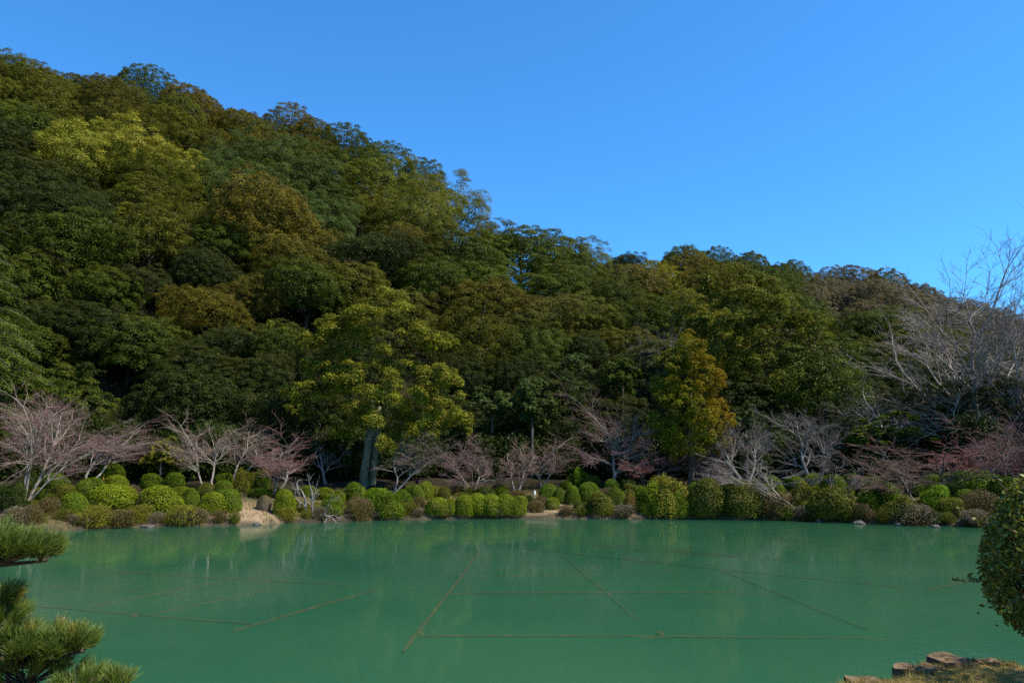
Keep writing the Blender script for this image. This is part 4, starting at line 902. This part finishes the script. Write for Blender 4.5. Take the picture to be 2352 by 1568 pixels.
# dry turf blades on the near bank
n_ = 26000; rng = np.random.default_rng(8)
X = rng.uniform(0.8, 5.5, n_); Y = np.interp(X, edge[:, 0], edge[:, 1]) - rng.exponential(0.5, n_) - 0.01
Z = ZB + 0.0 * X; h_ = rng.uniform(0.012, 0.05, n_) * np.where(rng.uniform(size=n_) < 0.03, 2.2, 1); a = rng.uniform(0, 6.28, n_); wd = 0.0022
lean = rng.normal(0, 0.7, (n_, 2)) * h_[:, None]
B0 = np.stack([X - wd * np.cos(a), Y - wd * np.sin(a), Z - 0.015], 1); B1 = np.stack([X + wd * np.cos(a), Y + wd * np.sin(a), Z - 0.015], 1); Tt = np.stack([X + lean[:, 0], Y + lean[:, 1], Z + h_], 1)
vv = np.repeat(rng.uniform(0, 1, n_), 3); ww = np.repeat((rng.uniform(size=n_) < 0.75) * 1.0, 3)
M_GRASS = leaf_material('dry_grass', young=(0.34, 0.24, 0.06), trans=0.2, rough=0.6, spec=0.2)
o = link('grass', mesh_np('turf_blades', np.stack([B0, B1, Tt], 1).reshape(-1, 3), np.arange(3 * n_).reshape(n_, 3), M_GRASS, {'v': vv, 'w': ww}), color=(0.13, 0.12, 0.015, 0.9))
tag(o, 'short dry grass on the near bank at lower right', 'grass', kind='stuff')

# floating leaf near the bank
a = at_z(2116, 1528, 0.006); rg = np.random.default_rng(2)
V, Fc, v, w = leaf_cloud(np.zeros((1, 3)), np.array([[0, 0.0, 1.0]]), np.array([0.07]), 0.45, rg, None, None, -0.1)
tag(link('floating_leaf', mesh_np('floating_leaf', V, Fc, M_LEAF, {'v': v, 'w': w}), loc=a, color=(0.40, 0.10, 0.05, 0)), 'single red fallen leaf floating beside the near log posts', 'leaf')

# ------------------------------------------------------------------ foreground bush at the right edge
def fg_bush():
    rng = np.random.default_rng(33); Y = 4.9
    c = at(2455, 1305, Y); b0 = np.array([c[0], Y, ZB])
    e = link('foreground_bush', None, loc=b0)
    rad = np.array([0.45, 0.45, 0.62]); zc = c[2] - ZB
    n_ = 17000
    d = unit(rng.normal(size=(n_, 3)))
    A = rng.normal(0, 3.2, (6, 3)); ph = rng.uniform(0, 6, 6)
    bump = sum(np.sin(d @ A[q] + ph[q]) for q in range(6)) / 6
    rr = (1 + 0.16 * bump) * (0.62 + 0.42 * rng.uniform(0, 1, n_) ** 0.5)
    P = d * rr[:, None] * rad; low = np.clip(-P[:, 2] / rad[2], 0, 1)
    P[:, :2] *= (1 - 0.30 * low)[:, None]; P[:, 2] += zc
    keep = rng.uniform(size=n_) > low * 0.35
    P, d = P[keep], d[keep]
    P = np.concatenate([P, P[::2] * [1.15, 1.1, 1.12] + [0.62, 0.12, -0.05]]); d = np.concatenate([d, d[::2]])
    # stray sprigs
    T = Tubes()
    for q in range(30):
        dd = unit(rng.normal(size=3) + [-0.6, -0.3, 0.0]); s = dd * rad * 0.55 + [0, 0, zc]; L = rng.uniform(0.2, 0.36)
        e_ = s + dd * L * np.array([1.15, 1.15, 1.0]) + rng.normal(0, 0.04, 3)
        T.add([s * [0.5, 0.5, 0.6], s, e_], [0.006, 0.004, 0.0015], 4)
        tq = rng.uniform(0.35, 1.05, 16)[:, None]
        P = np.concatenate([P, s + (e_ - s) * tq + rng.normal(0, 0.018, (16, 3))]); d = np.concatenate([d, unit(dd + rng.normal(0, 0.6, (16, 3)))])
    for q in range(26):
        a = rng.uniform(0, 6.28); tip = np.array([math.cos(a) * 0.3, math.sin(a) * 0.3, zc + rng.uniform(-0.3, 0.3)])
        T.add([[rng.normal(0, 0.04), rng.normal(0, 0.04), -0.05], tip * [0.45, 0.45, 0.5], tip], [0.014, 0.010, 0.004], 5)
    n_ = len(P)
    Nn = unit(d * 0.6 + rng.normal(0, 0.7, (n_, 3)) + [0, 0, 0.5])
    t = unit(np.cross(Nn, rng.normal(size=(n_, 3)))); t = unit(t + 0.5 * d); bb = unit(np.cross(Nn, t)); Nn = np.cross(t, bb)
    s = 0.019 * rng.uniform(0.7, 1.25, n_)[:, None]
    def leafv(t, bb, Nn, P, s):
        return np.stack([P - t * s, P - t * s * 0.3 + bb * s * 0.42 + Nn * s * 0.12, P + t * s * 0.45 + bb * s * 0.40 + Nn * s * 0.1, P + t * s, P + t * s * 0.45 - bb * s * 0.40 + Nn * s * 0.1, P - t * s * 0.3 - bb * s * 0.42 + Nn * s * 0.12], 1)
    view = pix_vis = np.array([pix(p + b0) for p in P])
    front = -(P[:, 1]) + 0.4 * (P[:, 2] - zc)
    vis = (view[:, 0] < 2352) & (view[:, 0] > 2200)
    idx = np.nonzero(vis)[0]; idx = idx[np.argsort(-(front[idx] + 0.25 * (2352 - view[idx, 0]) / 100))][:260]
    rest = np.ones(n_, bool); rest[idx] = False
    vatt = np.clip(rng.normal(0.5, 0.2, n_), 0, 1); watt = np.clip((P[:, 2] - zc) / 0.5 + rng.normal(0, 0.3, n_), 0, 1)
    V = leafv(t[rest], bb[rest], Nn[rest], P[rest], s[rest]).reshape(-1, 3); m_ = rest.sum()
    base = np.arange(m_)[:, None] * 6
    Fq = np.concatenate([base + [0, 1, 2, 3], base + [0, 3, 4, 5]])
    col = (0.115, 0.120, 0.016, 0.4)
    o = link('foliage', mesh_np('bush_foliage', V, Fq, M_YLEAF, {'v': np.repeat(vatt[rest], 6), 'w': np.repeat(watt[rest], 6)}), e, color=col); o['kind'] = 'stuff'
    one = np.zeros((1, 3)); ax = np.eye(3)
    lm = []
    for q in range(6):
        Vq = leafv(ax[0:1], ax[1:2], ax[2:3], one, np.ones((1, 1))).reshape(-1, 3)
        lm.append(mesh_np('leaf', Vq, [[0, 1, 2, 3], [0, 3, 4, 5]], M_YLEAF, {'v': np.full(6, q / 5.0), 'w': np.full(6, 0.6)}))
    for i_ in idx:
        o = link('leaf', lm[int(vatt[i_] * 5.99)], e, color=col)
        M = Matrix(((*[float(x) for x in (t[i_][0], bb[i_][0], Nn[i_][0])], float(P[i_][0])), (float(t[i_][1]), float(bb[i_][1]), float(Nn[i_][1]), float(P[i_][1])), (float(t[i_][2]), float(bb[i_][2]), float(Nn[i_][2]), float(P[i_][2])), (0, 0, 0, 1)))
        o.matrix_local = M @ Matrix.Scale(float(s[i_][0]), 4)
    link('stems', T.mesh('stems', M_BARK), e, color=(0.12, 0.085, 0.06))
    tag(e, 'small-leaved green bush close to the camera at the right edge', 'bush')
M_YLEAF = leaf_material('glossy_leaf', young=(0.22, 0.19, 0.025), trans=0.2, rough=0.45, spec=0.16)
fg_bush()

e = link('garden_tree', None, loc=(7.6, 3.9, ZB - 0.05)); e.scale = (0.56, 0.56, 0.62)
link('crown', PROTO['dome'][0][0], e, color=COLS['green']); link('trunk', PROTO['dome'][0][1], e, color=(0.08, 0.065, 0.05))
tag(e, 'leafy garden tree beyond the right edge shading the near bank', 'tree')
# ------------------------------------------------------------------ foreground pine at the lower left
def fg_pine():
    rng = np.random.default_rng(44); Y = 3.7
    foot = np.array([-3.6, 3.1, ZB]); e = link('foreground_pine', None, loc=foot)
    protos = []
    for q in range(5):
        m_ = 95; Ln = 0.070
        a = rng.uniform(0, 6.28, m_); sp = rng.uniform(0.05, 0.75, m_) ** 0.9
        d = np.stack([np.cos(a) * np.sin(sp), np.sin(a) * np.sin(sp), np.cos(sp)], 1)
        s0 = np.stack([rng.normal(0, 0.004, m_), rng.normal(0, 0.004, m_), rng.uniform(-0.035, 0.02, m_)], 1)
        L = Ln * rng.uniform(0.7, 1.1, m_)[:, None]
        side = unit(np.cross(d, rng.normal(size=(m_, 3)))) * 0.00125
        mid_ = s0 + d * L * 0.55; tip = s0 + d * L + np.array([0, 0, 0.006])
        V = np.stack([s0 - side, s0 + side, mid_ + side, mid_ - side, tip + side * 0.3, tip - side * 0.3], 1).reshape(-1, 3)
        b_ = np.arange(m_)[:, None] * 6
        Fq = np.concatenate([b_ + [0, 1, 2, 3], b_ + [3, 2, 4, 5]])
        protos.append(mesh_np('needle_tuft', V, Fq, M_NEEDLE, {'v': np.repeat(rng.uniform(0.1, 0.9, m_), 6), 'w': np.tile([0.5, 0.5, 0.15, 0.15, 0, 0], m_)}))
    BR = Tubes()
    pads = [  # px, py, rx, rz (px), depth radius m, tufts
        (15, 1262, 92, 30, 0.20, 62), (95, 1268, 30, 20, 0.10, 14), (-50, 1245, 60, 34, 0.2, 14),
        (0, 1375, 30, 22, 0.09, 14), (5, 1425, 34, 26, 0.10, 18),
        (50, 1485, 110, 38, 0.20, 58), (145, 1490, 50, 32, 0.14, 28), (185, 1478, 22, 18, 0.08, 10), (60, 1545, 110, 30, 0.16, 34), (-20, 1520, 50, 60, 0.15, 12),
        (195, 1572, 60, 12, 0.12, 18), (275, 1574, 34, 8, 0.08, 10), (120, 1590, 70, 12, 0.12, 8)]
    k = 0
    for (px, py, rx, rz, dep, nt) in pads:
        c = at(px, py, Y) - foot; rxm, rzm = rx / F * Y, rz / F * Y
        hub = c + np.array([0, 0, -rzm * 0.9])
        for q in range(nt):
            dd = unit(rng.normal(size=3)); dd[2] = abs(dd[2]) * 0.9 - 0.12
            p = c + dd * np.array([rxm, dep, rzm]) * rng.uniform(0.75, 1.0)
            up_ = unit(dd * np.array([1.0, 0.9, 0.5]) + np.array([0.1, -0.12, 0.75]) + rng.normal(0, 0.16, 3))
            o = link('needle_tuft', protos[k % 5], e, loc=p, color=(0.105, 0.142, 0.022, 0.12) if rng.uniform() > 0.07 else (0.20, 0.15, 0.02, 0.8))
            o.rotation_mode = 'QUATERNION'; o.rotation_quaternion = Vector([float(x) for x in up_]).to_track_quat('Z', 'Y')
            s_ = rng.uniform(0.8, 1.12); o.scale = (s_, s_, s_); k += 1
            BR.add([hub, hub * 0.5 + p * 0.5 + rng.normal(0, 0.008, 3), p], [0.006, 0.0045, 0.003], 4)
        BR.add([hub + [-0.5, 0.0, -0.06], hub * 1.0 + [-0.2, 0.02, -0.02], hub + [rxm * 0.5, 0, 0.0]], [0.016, 0.012, 0.005], 6)
    link('branches', BR.mesh('branches', M_BARK), e, color=(0.09, 0.065, 0.05))
    T = Tubes(); tp = at(-220, 1250, Y) - foot; md = at(-200, 1480, Y) - foot
    T.add([[0, 0, -0.2], [0.1, 0.1, 0.3], md, tp], [0.09, 0.08, 0.06, 0.03], 9)
    link('trunk', T.mesh('trunk', M_BARK), e, color=(0.10, 0.07, 0.05))
    tag(e, 'long-needled green pine boughs close to the camera at lower left', 'tree')
    print('pine tufts', k)
fg_pine()
